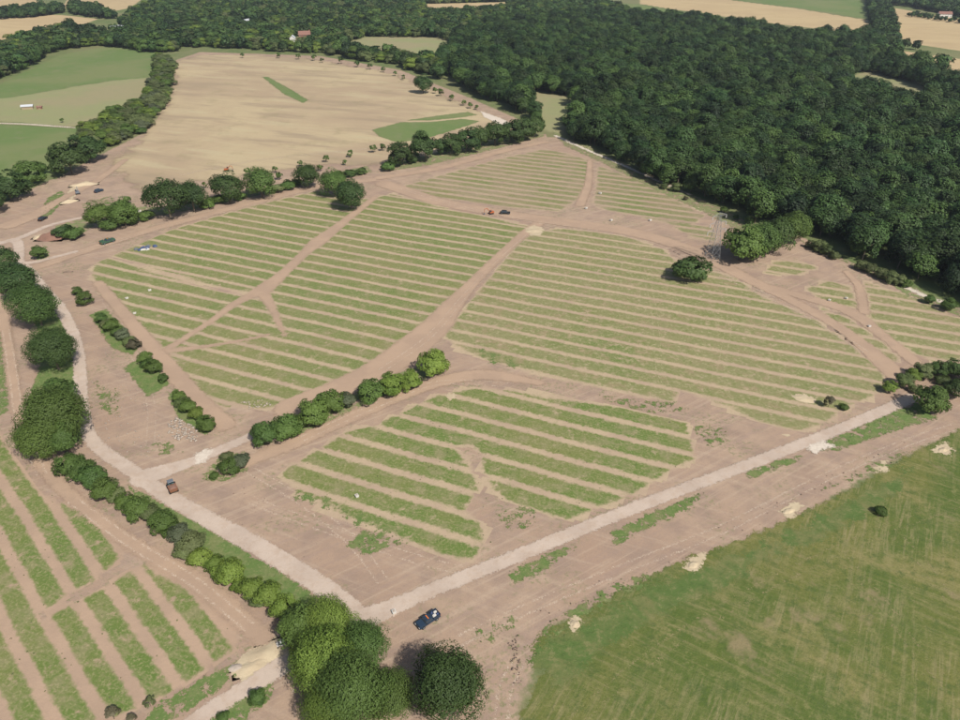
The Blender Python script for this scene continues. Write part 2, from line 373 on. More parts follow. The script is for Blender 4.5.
def striped_field(px, holes, mat, phase, pitch, gw, T, Nn, res_u=0.9, dz=0.0, name='striped_field', rowmat='rows', kinds=None, skip=()):
    P = G(px)
    def f(Q):
        s = poly_sd(Q, P)
        for h in holes: s = np.minimum(s, -h(Q))
        return s
    root = grid_sheet(name, f, bnd(P, 3), M[rowmat], .033 + dz, 1.6, 2.2, kind='structure') if rowmat else None
    offs = P @ Nn; us = P @ T
    k0 = int(math.floor((offs.min() - phase) / pitch)) - 1; k1 = int(math.ceil((offs.max() - phase) / pitch)) + 1
    for k in range(k0, k1 + 1):
        c = phase + (k + .5) * pitch; half = gw * .5
        nu = int((us.max() - us.min() + 6) / res_u) + 1
        U = us.min() - 3 + np.arange(nu) * res_u
        wob = .12 * np.sin(U * .11 + k * .35) + .08 * np.sin(U * .31 + k * .5)
        mg = min(.6, (pitch - gw) * .5 - .22)
        vs = np.array([-half - mg, -half - mg * .4, -half + .4, 0, half - .4, half + mg * .4, half + mg]); nv = len(vs)
        off = c + wob[:, None] + vs[None, :]
        Q = (U[:, None, None] * T + off[:, :, None] * Nn).reshape(-1, 2)
        sdb = np.tile(half - np.abs(vs), nu)
        sd = np.minimum(sdb, f(Q)).reshape(nu, nv)
        on = (sd.max(1) > .05); on2 = on.copy(); on2[1:] |= on[:-1]; on2[:-1] |= on[1:]
        i = 0
        while i < nu:
            if not on2[i]: i += 1; continue
            j = i
            while j < nu and on2[j]: j += 1
            if on[i:j].sum() * res_u > 2.0:
                m = j - i; I = np.arange(m * nv).reshape(m, nv)
                q = np.stack([I[:-1, :-1], I[1:, :-1], I[1:, 1:], I[:-1, 1:]], -1).reshape(-1, 4)
                s = sd[i:j].ravel(); z = .052 + dz + .03 * np.clip(s * 1.2, 0, 1)
                q = q[(s[q] > -.9).any(1)]
                me = mesh_np('grass_strip', np.c_[Q.reshape(nu, nv, 2)[i:j].reshape(-1, 2), z], q, M[mat], {'sd': s}, smooth=True)
                if root is not None: link('grass_strip', me, root)
                else: link('grass_strip', me, lower_root)
            i = j
    return root
PH, PI_, GW = 98.8, 7.05, 5.0
fieldA = [(280, 482), (283, 472), (300, 461), (327, 445), (347, 432), (378, 425), (388, 419), (407, 411), (422, 403), (440, 395), (480, 388), (520, 392), (560, 400), (620, 408), (686, 423),
          (690, 440), (694, 459), (672, 468), (645, 487), (612, 503), (567, 519), (540, 515), (512, 506), (500, 530), (484, 545), (476, 560), (440, 553), (400, 536), (350, 517), (325, 505)]
fieldB = [(95, 264), (140, 244), (172, 230), (250, 207), (318, 191), (350, 200), (372, 199), (392, 194), (440, 207), (490, 218), (535, 228), (500, 262), (470, 300), (430, 340), (400, 362),
          (372, 378), (340, 388), (300, 402), (265, 408), (225, 407), (206, 400), (186, 375), (166, 350), (150, 335), (128, 315), (108, 295), (92, 276)]
fieldC = [(530, 232), (560, 229), (620, 235), (662, 249), (676, 262), (712, 272), (735, 278), (760, 296), (790, 309), (815, 320), (850, 345), (880, 371), (886, 384), (872, 396), (846, 406),
          (822, 424), (797, 431), (758, 421), (735, 410), (705, 398), (680, 390), (672, 402), (640, 398), (600, 388), (560, 380), (530, 374), (495, 363), (455, 346), (445, 336), (468, 305), (490, 278), (515, 248)]
rA = striped_field(fieldA, [gA], 'strip', PH, PI_, GW, A_T, A_N)
rB = striped_field(fieldB, TR, 'stripmid', PH, PI_, 5.2, A_T, A_N, dz=.003)
rC = striped_field(fieldC, TR, 'stripdry', PH, PI_, 5.25, A_T, A_N, dz=.006)
for i, pl in enumerate(([(405, 186), (450, 173), (500, 159), (545, 149), (575, 156), (591, 162), (587, 182), (576, 200), (560, 211), (500, 206), (450, 199), (415, 193)],
           [(598, 166), (640, 181), (672, 198), (704, 216), (690, 226), (650, 219), (610, 211), (594, 205), (597, 186)],
           [(664, 221), (712, 228), (716, 241), (690, 236)])):
    striped_field(pl, [], 'stripfaint', PH, PI_, 4.6, A_T, A_N, 1.6, dz=.003 * i, rowmat='rowsfaint')
for i, pl in enumerate(([(864, 282), (900, 293), (960, 319), (1010, 340), (1010, 372), (960, 359), (935, 363), (915, 353), (880, 331), (869, 318), (871, 305)],
           [(806, 289), (830, 281), (850, 288), (858, 308), (838, 309), (820, 299)],
           [(817, 306), (850, 320), (885, 345), (900, 361), (884, 361), (850, 336)], [(775, 262), (800, 261), (817, 268), (792, 276), (764, 273)])):
    striped_field(pl, [], 'stripdry', PH, PI_, 4.9, A_T, A_N, 1.2, dz=.003 * i)
# lower left striped field, its own row direction
aF = R(44.5); F_N = np.array([math.sin(aF), math.cos(aF)]); F_T = np.array([math.cos(aF), -math.sin(aF)])
crossF = band([(135, 556), (104, 581), (75, 597), (44, 615)], [6, 3.6, 3.2, 2.4])
fieldF = [(-25, 395), (0, 432), (10, 455), (34, 488), (60, 503), (98, 520), (126, 553), (164, 578), (200, 596), (240, 632), (233, 650), (214, 662), (176, 690), (150, 702), (110, 718), (60, 735), (-25, 735)]
lower_root = None
striped_field(fieldF, [crossF[0]], 'stripsoil', 8.9, 5.9, 3.7, F_T, F_N, 0.9, rowmat='lowrows')
fieldF2 = [(-30, 300), (0, 325), (8, 345), (11, 380), (9, 410), (0, 418), (-30, 385)]
poly_sheet('rough_verge', fieldF2, sheet_mat('verge_over_soil', c_verge, 'clear', soft=.6, amp=1.2, nscale=.5, patchy=.3), .06, .9, 1.6, kind='structure')

# ------------------------------------------------------------------ tracks, roads, patches
for i, k in enumerate(('t1', 't1b', 't1c', 't1d', 't2')):
    f, L, w = trk[k]
    grid_sheet('dirt_track', f, bnd(L, w + 2), M['dirt'], .098 - .002 * i, .9, 1.2, kind='structure')
dirt_lines = [
    ([(35, 268), (100, 246), (165, 226), (250, 204), (330, 184), (372, 180)], [6, 6, 6, 6, 6, 6]),
    ([(380, 178), (440, 168), (500, 152), (545, 142)], [6, 6, 6, 5]),
    ([(385, 184), (440, 202), (500, 213), (560, 222), (630, 232), (690, 250), (740, 275), (800, 305), (850, 335), (900, 378)], [10, 9, 9, 9, 9, 8, 7, 5, 5, 8]),
    ([(760, 285), (800, 296), (850, 312), (885, 338), (915, 362)], [5, 5, 6, 4.5, 5]),
    ([(846, 272), (858, 285), (862, 300), (864, 312)], [3, 3.2, 3.5, 4]),
    ([(98, 283), (125, 315), (150, 345), (180, 380), (205, 408), (225, 425)], [4, 4.6, 5, 5.5, 6, 6]),
    ([(225, 470), (290, 445), (350, 418), (420, 388), (480, 375), (540, 383)], [4, 5, 5, 5.2, 6, 3]),
    ([(590, 160), (588, 185), (580, 205)], [3, 4, 5]),
    ([(0, 300), (8, 345), (16, 400), (34, 452), (72, 497), (128, 541), (198, 583), (262, 638)], [4, 3.5, 3.4, 3.4, 3.4, 3.6, 4, 4]),
    ([(10, 225), (35, 215), (60, 200), (95, 182), (125, 160)], [10, 8, 5, 5, 4]),
]
for i, (p, w) in enumerate(dirt_lines): band_sheet('dirt_track', p, w, M['dirt'], .1000 + .0015 * i, 1.0, kind='structure')
# wheel ruts pressed into soil and grass
M['rut'] = sheet_mat('wheel_rut', lambda t: t.mix(t.step(t.noise(.9, 4, .7), .35, .7), (.50, .40, .305), (.42, .325, .25)), 'clear', soft=.3, amp=.4, nscale=.7, patchy=.5, strength=.5)
M['rutdry'] = sheet_mat('pressed_grass_rut', lambda t: t.mix(t.step(t.noise(.9, 4, .7), .35, .7), (.45, .38, .24), (.34, .29, .17)), 'clear', soft=.3, amp=.4, nscale=.7, patchy=.4, strength=.45)
M['rutfaint'] = sheet_mat('faint_grass_rut', lambda t: t.mix(t.step(t.noise(.9, 4, .7), .35, .7), (.26, .22, .11), (.20, .175, .085)), 'clear', soft=.3, amp=.5, nscale=.7, patchy=.2, strength=.42)
def ruts(px, mat, z, gauge=1.9, w=.42):
    L = smooth_line(G(px)); d = np.gradient(L, axis=0); nrm = np.c_[-d[:, 1], d[:, 0]] / np.linalg.norm(d, axis=1)[:, None]
    for s in (-1, 1):
        Ls = L + nrm * s * gauge * .5; ww = np.full(len(Ls), w * .5)
        # narrow ribbon of five vertices across
        vs = np.array([-w / 2 - .5, -w / 2, 0, w / 2, w / 2 + .5]); dens = []
        for i in range(len(Ls) - 1):
            n = max(1, int(np.linalg.norm(Ls[i + 1] - Ls[i]) / 1.5))
            for k in range(n): dens.append((Ls[i] + (Ls[i + 1] - Ls[i]) * k / n, nrm[i] * (1 - k / n) + nrm[i + 1] * k / n))
        C = np.array([c for c, _ in dens]); Nm = np.array([q for _, q in dens])
        V = (C[:, None, :] + vs[None, :, None] * Nm[:, None, :]); m = len(C); nv = 5
        if m < 3: continue
        sd = np.tile(w / 2 - np.abs(vs), m); I = np.arange(m * nv).reshape(m, nv)
        q = np.stack([I[:-1, :-1], I[1:, :-1], I[1:, 1:], I[:-1, 1:]], -1).reshape(-1, 4)
        me = mesh_np('wheel_rut', np.c_[V.reshape(-1, 2), np.full(m * nv, z)], q, mat, {'sd': sd})
        link('wheel_rut', me, kind='structure')
ruts([(640, 262), (652, 300), (657, 340), (660, 372), (676, 400)], M['rutdry'], .0965)
ruts([(733, 300), (728, 330), (724, 352), (720, 375)], M['rutdry'], .0972)
ruts([(560, 232), (600, 250), (640, 280)], M['rutdry'], .0978)
ruts([(430, 655), (520, 612), (620, 570), (720, 530), (820, 480), (900, 445), (960, 425)], M['rut'], .035, 2.2, .6)
ruts([(520, 660), (505, 690), (500, 735)], M['rut'], .044, 2.2, .6)
ruts([(250, 470), (300, 500), (350, 540), (390, 590)], M['rut'], .047, 2.2, .55)
ruts([(250, 500), (330, 530), (420, 560), (470, 572)], M['rut'], .053, 2.2, .5)
ruts([(6, 330), (14, 380), (22, 430), (45, 480)], M['rut'], .1145, 2.0, .55)
ruts([(72, 500), (128, 541), (195, 583), (255, 632)], M['rut'], .1172, 2.0, .55)
ruts([(105, 300), (130, 345), (150, 400), (150, 450)], M['rut'], .056, 2.0, .45)
ruts([(45, 262), (110, 243), (190, 221), (280, 198), (350, 183)], M['rut'], .1165, 2.0, .6)
ruts([(300, 440), (380, 404), (440, 383), (520, 386)], M['rut'], .1152, 2.0, .5)
ruts([(380, 372), (430, 336), (465, 296), (505, 256), (530, 234)], M['rut'], .1152, 2.0, .5)
ruts([(400, 188), (480, 212), (560, 226), (640, 240), (720, 275), (800, 312), (870, 355)], M['rut'], .1158, 2.2, .6)
ruts([(290, 650), (300, 690), (300, 735)], M['rut'], .05, 2.0, .5)
ruts([(180, 175), (260, 160), (360, 150), (400, 146)], M['rut'], .124, 2.4, 1.0)

M['gravel'] = sheet_mat('pale_gravel', lambda t: t.mix(t.math('MULTIPLY', t.step(t.noise(.35, 5, .7), .45, .65), .35), c_gravel(t), c_dirt(t)), 'clear', soft=.6, amp=.6, nscale=.6, bstr=.35)
roads = [
    ([(-40, 246), (0, 243), (14, 240), (19, 247), (19, 262), (30, 272), (43, 289), (60, 308), (72, 331), (79, 357), (80.5, 383), (82, 407), (87, 430), (98, 447), (117, 461), (138, 475), (173, 500), (220, 526), (267, 552), (320, 585), (340, 599), (354, 611), (368, 622)],
     [3.6, 3.6, 3.6, 3.6, 3.6, 3.4, 3.2, 3.2, 3.2, 3.2, 3.4, 3.6, 4.0, 3.8, 3.5, 3.6]),
    ([(360, 621), (380, 613), (400, 604), (440, 587), (520, 555), (580, 530), (660, 498), (740, 468), (820, 437), (880, 412), (912, 398)], [5, 4, 3.4, 3.1, 3.1, 3.1, 3.1, 3.1, 3.1, 3.4]),
    ([(145, 478), (165, 471), (192, 462), (220, 450), (250, 437), (268, 428)], [6, 4.5, 3.2, 3.0, 2.8, 2.2]),
    ([(178, 735), (200, 717), (231, 698), (255, 683), (285, 664)], [2.8, 2.8, 2.8, 3.0, 4.0]),
    ([(12, 241), (30, 234), (45, 227), (67, 221), (92, 216)], [3.4, 3.0, 2.6, 2.6, 2.2]),
    ([(22, 264), (36, 262), (52, 258), (75, 252)], [3, 2.6, 2.4, 2]),
]
for i, (p, w) in enumerate(roads): band_sheet('gravel_road', p, [q * 1.15 for q in w], M['gravel'], .1180 + .0018 * i, .5, .9, kind='structure')
M['pale'] = sheet_mat('chalky_spill', c_pale, 'clear', soft=.9, amp=1.6, nscale=.5)
band_sheet('stone_track', [(556, 136), (580, 147), (620, 164), (660, 182), (690, 195)], [3, 2.6, 2.4, 2, 1.5], M['pale'], .1165, 1.0, kind='structure')
band_sheet('stone_track', [(907, 288), (925, 296), (945, 303)], [2.6, 2.6, 2.2], M['pale'], .1165, 1.0, kind='structure')
band_sheet('pale_path', [(-20, 123), (20, 124), (50, 126), (76, 128)], [3, 3, 3.5, 2], sheet_mat('pale_path', c_pale, 'clear', soft=1, amp=1, nscale=.3), .12, 1.5, 2, kind='structure')
for i, pl in enumerate(([(195, 455), (205, 450), (215, 450), (205, 462), (195, 466)], [(805, 448), (822, 440), (835, 446), (815, 454)], [(480, 111), (500, 118), (512, 124), (500, 125), (484, 117)])):
    poly_sheet('chalky_spill', pl, M['pale'], .1305 + .0012 * i, .8, 2.2, kind='structure')
M['sand'] = sheet_mat('spilled_sand', c_sand, 'clear', soft=.6, amp=1.9, nscale=.55)
sand_px = [[(232, 672), (240, 660), (256, 646), (272, 641), (292, 644), (297, 655), (285, 661), (268, 670), (250, 680), (241, 682)],
           [(684, 562), (692, 557), (706, 553), (704, 562), (697, 572), (688, 571)], [(568, 624), (575, 613), (581, 616), (581, 630), (574, 632)],
           [(780, 510), (795, 501), (803, 506), (792, 518), (783, 516)], [(815, 398), (803, 394), (793, 397), (800, 402), (812, 403)],
           [(778, 424), (790, 425), (793, 436), (783, 436)], [(748, 287), (758, 283), (766, 289), (758, 294)], [(525, 229), (534, 225), (545, 229), (541, 235), (531, 236)],
           [(870, 468), (886, 460), (889, 470), (876, 474)], [(930, 450), (945, 442), (955, 450), (945, 456)], [(446, 394), (454, 393), (457, 399), (448, 400)],
           [(66, 196), (72, 186), (86, 181), (92, 182), (80, 190), (72, 200)], [(34, 236), (43, 234), (45, 238), (36, 240)], [(690, 207), (700, 207), (708, 211), (698, 212)], [(205, 60), (222, 58), (228, 62), (210, 64)],
           [(580, 145), (592, 147), (592, 150), (582, 149)], [(157, 147), (168, 147), (169, 150), (158, 150)]]
for i, pl in enumerate(sand_px): poly_sheet('sand_patch', pl, M['sand'], .096 if i in (4, 7, 10) else .064 if i in (1, 2, 3, 8, 9) else .038, .7, 1.8, kind='structure')
M['verge'] = sheet_mat('verge_grass', c_verge, 'clear', soft=.6, amp=1.5, nscale=.5, patchy=.35)
M['verge_olive'] = sheet_mat('parched_verge', lambda t: t.mix(.55, c_verge(t), c_pinkstraw(t)), 'clear', soft=.9, amp=1.8, nscale=.4, patchy=.25)
M['verge_full'] = sheet_mat('bank_grass', c_verge, 'clear', soft=.6, amp=1.2, nscale=.5, patchy=1.0)
M['weedy'] = sheet_mat('weedy_patch', c_verge, 'clear', soft=.7, amp=1.6, nscale=.5, patchy=-.1)
verges = [
    [(506, 576), (530, 562), (560, 549), (575, 545), (552, 566), (516, 583)], [(611, 532), (650, 513), (702, 493), (692, 508), (650, 527), (613, 548)],
    [(742, 472), (775, 461), (802, 456), (790, 465), (750, 479)], [(822, 443), (880, 416), (918, 402), (938, 418), (905, 428), (870, 440), (840, 450), (815, 452)],
    [(128, 486), (175, 510), (220, 536), (270, 566), (318, 598), (312, 612), (280, 602), (235, 580), (190, 556), (150, 520)],
    [(40, 300), (62, 318), (74, 345), (76, 400), (80, 440), (62, 450), (30, 440), (28, 400), (45, 350), (30, 310)],
    [(90, 315), (105, 309), (122, 325), (140, 346), (132, 355), (112, 348)], [(124, 368), (140, 358), (158, 366), (170, 384), (148, 397)],
    [(168, 398), (178, 384), (196, 402), (216, 428), (204, 435), (180, 420)], [(200, 480), (222, 453), (246, 453), (248, 470), (222, 482)],
    [(255, 447), (252, 430), (300, 408), (360, 385), (420, 366), (432, 378), (400, 390), (330, 422), (285, 440)],
    [(100, 222), (85, 232), (60, 238), (55, 226), (85, 218), (130, 207), (170, 207), (215, 197), (300, 180), (300, 186), (225, 203), (160, 216)],
    [(385, 165), (440, 152), (500, 138), (540, 128), (545, 136), (500, 148), (430, 165), (390, 171)], [(320, 176), (368, 166), (372, 172), (335, 182)],
    [(552, 131), (600, 151), (660, 180), (720, 208), (770, 235), (760, 242), (715, 218), (655, 190), (600, 162), (565, 146)],
    [(800, 240), (850, 263), (900, 283), (960, 306), (960, 316), (910, 298), (890, 284), (845, 262), (812, 250)],
    [(215, 702), (250, 684), (275, 680), (270, 700), (240, 725), (200, 740)],
    [(150, 708), (215, 672), (232, 664), (238, 674), (205, 700), (165, 725), (140, 728)], [(40, 212), (48, 198), (62, 190), (66, 198), (52, 214), (42, 220)],
    [(345, 545), (365, 530), (390, 545), (372, 556)], [(34, 255), (46, 245), (50, 258), (38, 262)]]
for i, pl in enumerate(verges): poly_sheet('grass_verge', pl, M['verge_full' if i in (4, 5, 6, 7, 8) else 'verge_olive' if i in (10, 11, 12, 13, 14, 15) else 'verge'], .0600 + .0012 * i, .8, 2.0, kind='structure')
weedy = [[(335, 505), (360, 512), (395, 530), (410, 545), (385, 545), (345, 525)], [(290, 488), (325, 495), (345, 508), (325, 510), (295, 500)], [(600, 395), (640, 400), (676, 402), (690, 410), (655, 414), (610, 404)],
         [(692, 425), (725, 428), (728, 445), (700, 448)], [(498, 515), (520, 505), (545, 515), (525, 530), (505, 530)], [(80, 205), (110, 196), (122, 204), (90, 215)], [(470, 630), (510, 612), (520, 628), (485, 645)],
         [(820, 490), (870, 465), (905, 450), (900, 462), (850, 485)], [(540, 650), (590, 618), (640, 590), (660, 580), (640, 572), (590, 597), (545, 625)], [(470, 345), (500, 355), (540, 372), (490, 365)],
         [(95, 380), (120, 395), (118, 420), (98, 410)], [(185, 452), (170, 440), (150, 440), (160, 455)]]
for i, pl in enumerate(weedy): poly_sheet('weedy_patch', pl, M['weedy'], .0870 + .0007 * i, .8, 2.0, kind='structure')
# rough grass field, lower right
M['rough'] = sheet_mat('rough_grass', c_rough, 'clear', soft=1.0, amp=2.4, nscale=.4, bstr=.8)
rough = list(map(tuple, G([(506, 760), (528, 700), (545, 668), (530, 648), (548, 628), (590, 608), (640, 580), (690, 558), (740, 540), (800, 514), (850, 489), (900, 460), (930, 444), (965, 428), (1100, 385), (1150, 480)])))
rough += [(170, 20), (60, 10), (20, 20)]
M['roughedge'] = sheet_mat('green_margin', c_roughedge, 'clear', soft=2.0, amp=3.5, nscale=.22, bstr=.8)
poly_sheet('green_margin', [(530, 662), (536, 648), (556, 634), (600, 614), (650, 588), (700, 566), (745, 550), (800, 526), (860, 496), (915, 466), (890, 500), (820, 540), (755, 562), (730, 585), (690, 600), (650, 622), (610, 640), (590, 665), (560, 690)], M['roughedge'], .050, 1.0, 4.0, kind='structure')
grid_sheet('rough_grass_field', lambda Q: poly_sd(Q, rough), bnd(rough, 4), M['rough'], .045, 1.0, 3.0, kind='structure')

for i, p in enumerate(([(560, 735), (640, 665), (740, 600), (850, 545), (965, 500)], [(840, 555), (880, 600), (920, 655), (965, 700)], 
                       [(880, 520), (920, 560), (965, 620)])):
    ruts(p, M['rutfaint'], .054 + .0015 * i, 2.2, .6)
# ------------------------------------------------------------------ trees
def leaf_mat(name, c1, c2, c3, spread=.5, trans=True):
    m = bpy.data.materials.new(name); t = NT(m)
    oi = t.n('ShaderNodeObjectInfo').outputs['Random']
    k = t.mix(t.attr('tint'), c1, c2)
    k = t.mix(t.math('MULTIPLY', oi, .75), k, c3)
    v = t.math('FRACT', t.math('MULTIPLY', oi, 37.7))                  # each plant a little lighter or darker than its neighbour
    k = t.mul(k, t.math('ADD', t.math('MULTIPLY', v, spread), 1.0 - spread * .45))
    t.out(k, rough=.62, spec=.25, trans=t.mix(.5, k, (.12, .17, .03)) if trans else None)
    return m
LM = {
    'mid': leaf_mat('mid_leaves', (.044, .086, .022), (.092, .158, .038), (.100, .145, .030)),
    'dark': leaf_mat('dark_leaves', (.024, .052, .016), (.054, .098, .026), (.060, .092, .024)),
    'wood': leaf_mat('wood_leaves', (.010, .027, .008), (.028, .062, .016), (.048, .080, .016), 1.1, False),
    'light': leaf_mat('yellow_green_leaves', (.075, .130, .020), (.165, .235, .044), (.165, .215, .042)),
    'grey': leaf_mat('grey_green_leaves', (.070, .095, .050), (.135, .155, .090), (.11, .13, .07)),
    'scrub': leaf_mat('scrub_leaves', (.066, .100, .030), (.135, .172, .060), (.135, .150, .065)),
    'brown': leaf_mat('brown_leaves', (.075, .068, .040), (.130, .115, .070), (.10, .09, .05)),
}
bm_ = bpy.data.materials.new('bark'); t = NT(bm_)
t.out(t.mix(t.noise(3, 4, .7), (.10, .078, .055), (.20, .165, .125)), rough=.9, bump=t.noise(8, 4, .7), bdist=.05)
BARK = bm_

def crown_geo(seed, nclump, nleaf, leaf, zc, rz, fill=0.5, rmin=.11, rmax=.21):
    """unit crown: diameter about 1 in x/y, centre height zc, half height rz"""
    r = np.random.default_rng(seed)
    d = r.normal(size=(nclump, 3)); d /= np.linalg.norm(d, axis=1)[:, None]
    d[:, 2] = np.where(d[:, 2] < -.78, -d[:, 2] * .6, d[:, 2])
    cr = r.uniform(rmin, rmax, nclump)
    rad = (r.uniform(fill, 1, nclump)) * (.5 - cr * .72) * r.uniform(.88, 1.12, nclump)
    ctr = d * rad[:, None]; ctr[:, 2] *= rz / .5
    ctr[:, :2] += r.normal(0, .02, (nclump, 2))
    ci = r.choice(nclump, nleaf, p=cr ** 2 / (cr ** 2).sum())
    ld = r.normal(size=(nleaf, 3)); ld /= np.linalg.norm(ld, axis=1)[:, None]
    bias = ctr[ci] / (np.linalg.norm(ctr[ci], axis=1)[:, None] + 1e-6); bias[:, 2] += .45
    flip = (ld * bias).sum(1) < -.25; ld[flip] *= -1
    P = ctr[ci] + ld * (cr[ci] * r.uniform(.72, 1.06, nleaf))[:, None] * np.array([1, 1, rz / .5 * .9])
    P[:, 2] += zc
    nrm = ld * .60 + bias * .60 + r.normal(0, .33, (nleaf, 3)); nrm /= np.linalg.norm(nrm, axis=1)[:, None]
    up = r.normal(size=(nleaf, 3)); a = np.cross(nrm, up); a /= np.linalg.norm(a, axis=1)[:, None] + 1e-9
    b = np.cross(nrm, a); s = leaf * r.uniform(.6, 1.35, nleaf)[:, None]
    e = r.uniform(.55, 1.0, nleaf)[:, None]
    V = np.stack([P - a * s, P - b * s * e, P + a * s, P + b * s * e], 1).reshape(-1, 3)
    k95 = np.percentile(np.abs(P[:, :2]), 98.5); V[:, :2] *= .49 / k95
    V[:, 2] = np.maximum(V[:, 2], .012)
    tint = np.clip(r.uniform(0, 1, nclump)[ci] * .7 + r.uniform(0, .3, nleaf), 0, 1)
    return V, np.arange(nleaf * 4).reshape(-1, 4), np.repeat(tint, 4)
def tube(p, q, r0, r1, n=7):
    p = np.array(p, float); q = np.array(q, float); d = q - p; d /= np.linalg.norm(d)
    u = np.cross(d, [0, 0, 1.0] if abs(d[2]) < .9 else [1.0, 0, 0]); u /= np.linalg.norm(u); v = np.cross(d, u)
    an = np.arange(n) * 2 * np.pi / n; ring = np.cos(an)[:, None] * u + np.sin(an)[:, None] * v
    V = np.vstack([p + ring * r0, q + ring * r1]); i = np.arange(n); j = (i + 1) % n
    return V, np.c_[i, j, j + n, i + n]
def trunk_geo(seed, h, r0, spread, nl=5):
    r = np.random.default_rng(seed + 500); Vs, Fs, o = [], [], 0
    fk = (r.normal(0, .01), r.normal(0, .01), h * .62)
    parts = [((0, 0, -.02), (fk[0] * .5, fk[1] * .5, h * .08), r0 * 1.5, r0), ((fk[0] * .5, fk[1] * .5, h * .08), fk, r0, r0 * .75)]
    for k in range(nl):
        a = k * 2 * math.pi / nl + r.uniform(-.4, .4); rr = spread * r.uniform(.6, 1)
        mid = (fk[0] + math.cos(a) * rr * .5, fk[1] + math.sin(a) * rr * .5, h * .62 + (1 - .62) * h * r.uniform(.3, .5))
        end = (fk[0] + math.cos(a) * rr, fk[1] + math.sin(a) * rr, h * r.uniform(.9, 1.2))
        parts += [(fk, mid, r0 * .5, r0 * .32), (mid, end, r0 * .32, r0 * .1)]
    for p, q, a, b in parts:
        V, F = tube(p, q, a, b); Vs.append(V); Fs.append(F + o); o += len(V)
    return np.vstack(Vs), np.vstack(Fs)
SPEC = {  # kind: variants, clumps, leaves, leaf size, crown centre, half height, trunk height, trunk radius
    'oak': (4, 120, 24000, .0115, .56, .46, .60, .026),
    'tree': (4, 60, 8000, .020, .55, .49, .58, .026),
    'bush': (4, 36, 4200, .027, .42, .42, .40, .018),
    'low': (3, 34, 2600, .032, .30, .30, .30, .016),
    'sapling': (3, 16, 420, .075, .78, .62, .75, .030),
    'wood': (6, 40, 3600, .030, .60, .58, .62, .022),
    'far': (4, 24, 650, .068, .56, .54, .60, .022),
}
_cm, _tm = {}, {}
def crown_mesh(kind, var, mat):
    key = (kind, var, mat)
    if key not in _cm:
        nv, nc, nl, lf, zc, rz, th, tr = SPEC[kind]
        if (kind, var) not in _tm: _tm[(kind, var)] = crown_geo(sum(map(ord, kind)) * 31 + var, nc, nl, lf, zc, rz)
        V, F, ti = _tm[(kind, var)]
        _cm[key] = mesh_np(f'{kind}_crown', V, F, LM[mat], {'tint': ti})
    return _cm[key]
def trunk_mesh(kind, var):
    key = (kind, var, 'trunk')
    if key not in _cm:
        nv, nc, nl, lf, zc, rz, th, tr = SPEC[kind]
        V, F = trunk_geo(sum(map(ord, kind)) * 17 + var, th, tr, .26)
        _cm[key] = mesh_np(f'{kind}_trunk', V, F, BARK, smooth=True)
    return _cm[key]
def tree_at(name, label, cat, x, y, D, kind='tree', mat='mid', group=None, hs=1.0, var=None):
    var = random.randrange(SPEC[kind][0]) if var is None else var
    o = thing(name, label, cat, (x, y, .05), random.uniform(0, 6.28), (D, D * random.uniform(.92, 1.08), D * hs), group)
    c = link('crown' if kind not in ('bush', 'low') else 'foliage', crown_mesh(kind, var, mat), o)
    k = link('trunk' if kind not in ('bush', 'low') else 'stem', trunk_mesh(kind, var), o)
    return o, c, k
def crown_pos(cx, cy, w, kind, hs=1.0):
    zc = SPEC[kind][4] * hs; z = 3.0; D = 6.0
    for _ in range(6):
        x, y = g1(cx, cy, z); d = (CT * y + ST * (CAMH - z))            # depth along the view axis
        D = 1.06 * w * d / FPX; z = min(zc * D, CAMH * .4)
    return x, y, D
ORD = ['first', 'second', 'third', 'fourth', 'fifth', 'sixth', 'seventh', 'eighth', 'ninth', 'tenth', 'eleventh', 'twelfth', 'thirteenth', 'fourteenth', 'fifteenth', 'sixteenth', 'seventeenth', 'eighteenth', 'nineteenth', 'twentieth']
MATWORD = {'mid': 'green', 'dark': 'dark green', 'light': 'yellow-green', 'grey': 'grey-green', 'scrub': 'pale green', 'brown': 'brownish', 'wood': 'dark green'}
def row(items, name, cat, noun, where, group, by=0):
    """items: (cx, cy, w, kind, mat[, hs]); numbered from the left (by=0) or from the top (by=1)"""
    items = sorted(items, key=lambda q: q[by]); n = len(items)
    for i, it in enumerate(items):
        cx, cy, w, kind, mat = it[:5]; hs = it[5] if len(it) > 5 else 1.0
        x, y, D = crown_pos(cx, cy, w, kind, hs)
        if n == 1: lab = f'{MATWORD[mat]} {noun} {where}'
        elif i < 20 and i < n - 5 or n <= 20: lab = f'{MATWORD[mat]} {noun}, {ORD[i]} from the {"left" if by == 0 else "top"} {where}'
        else: lab = f'{MATWORD[mat]} {noun}, {ORD[n - 1 - i]} from the {"right" if by == 0 else "bottom"} {where}'
        tree_at(name, lab, cat, x, y, D, kind, mat, group if n > 1 else None, hs)

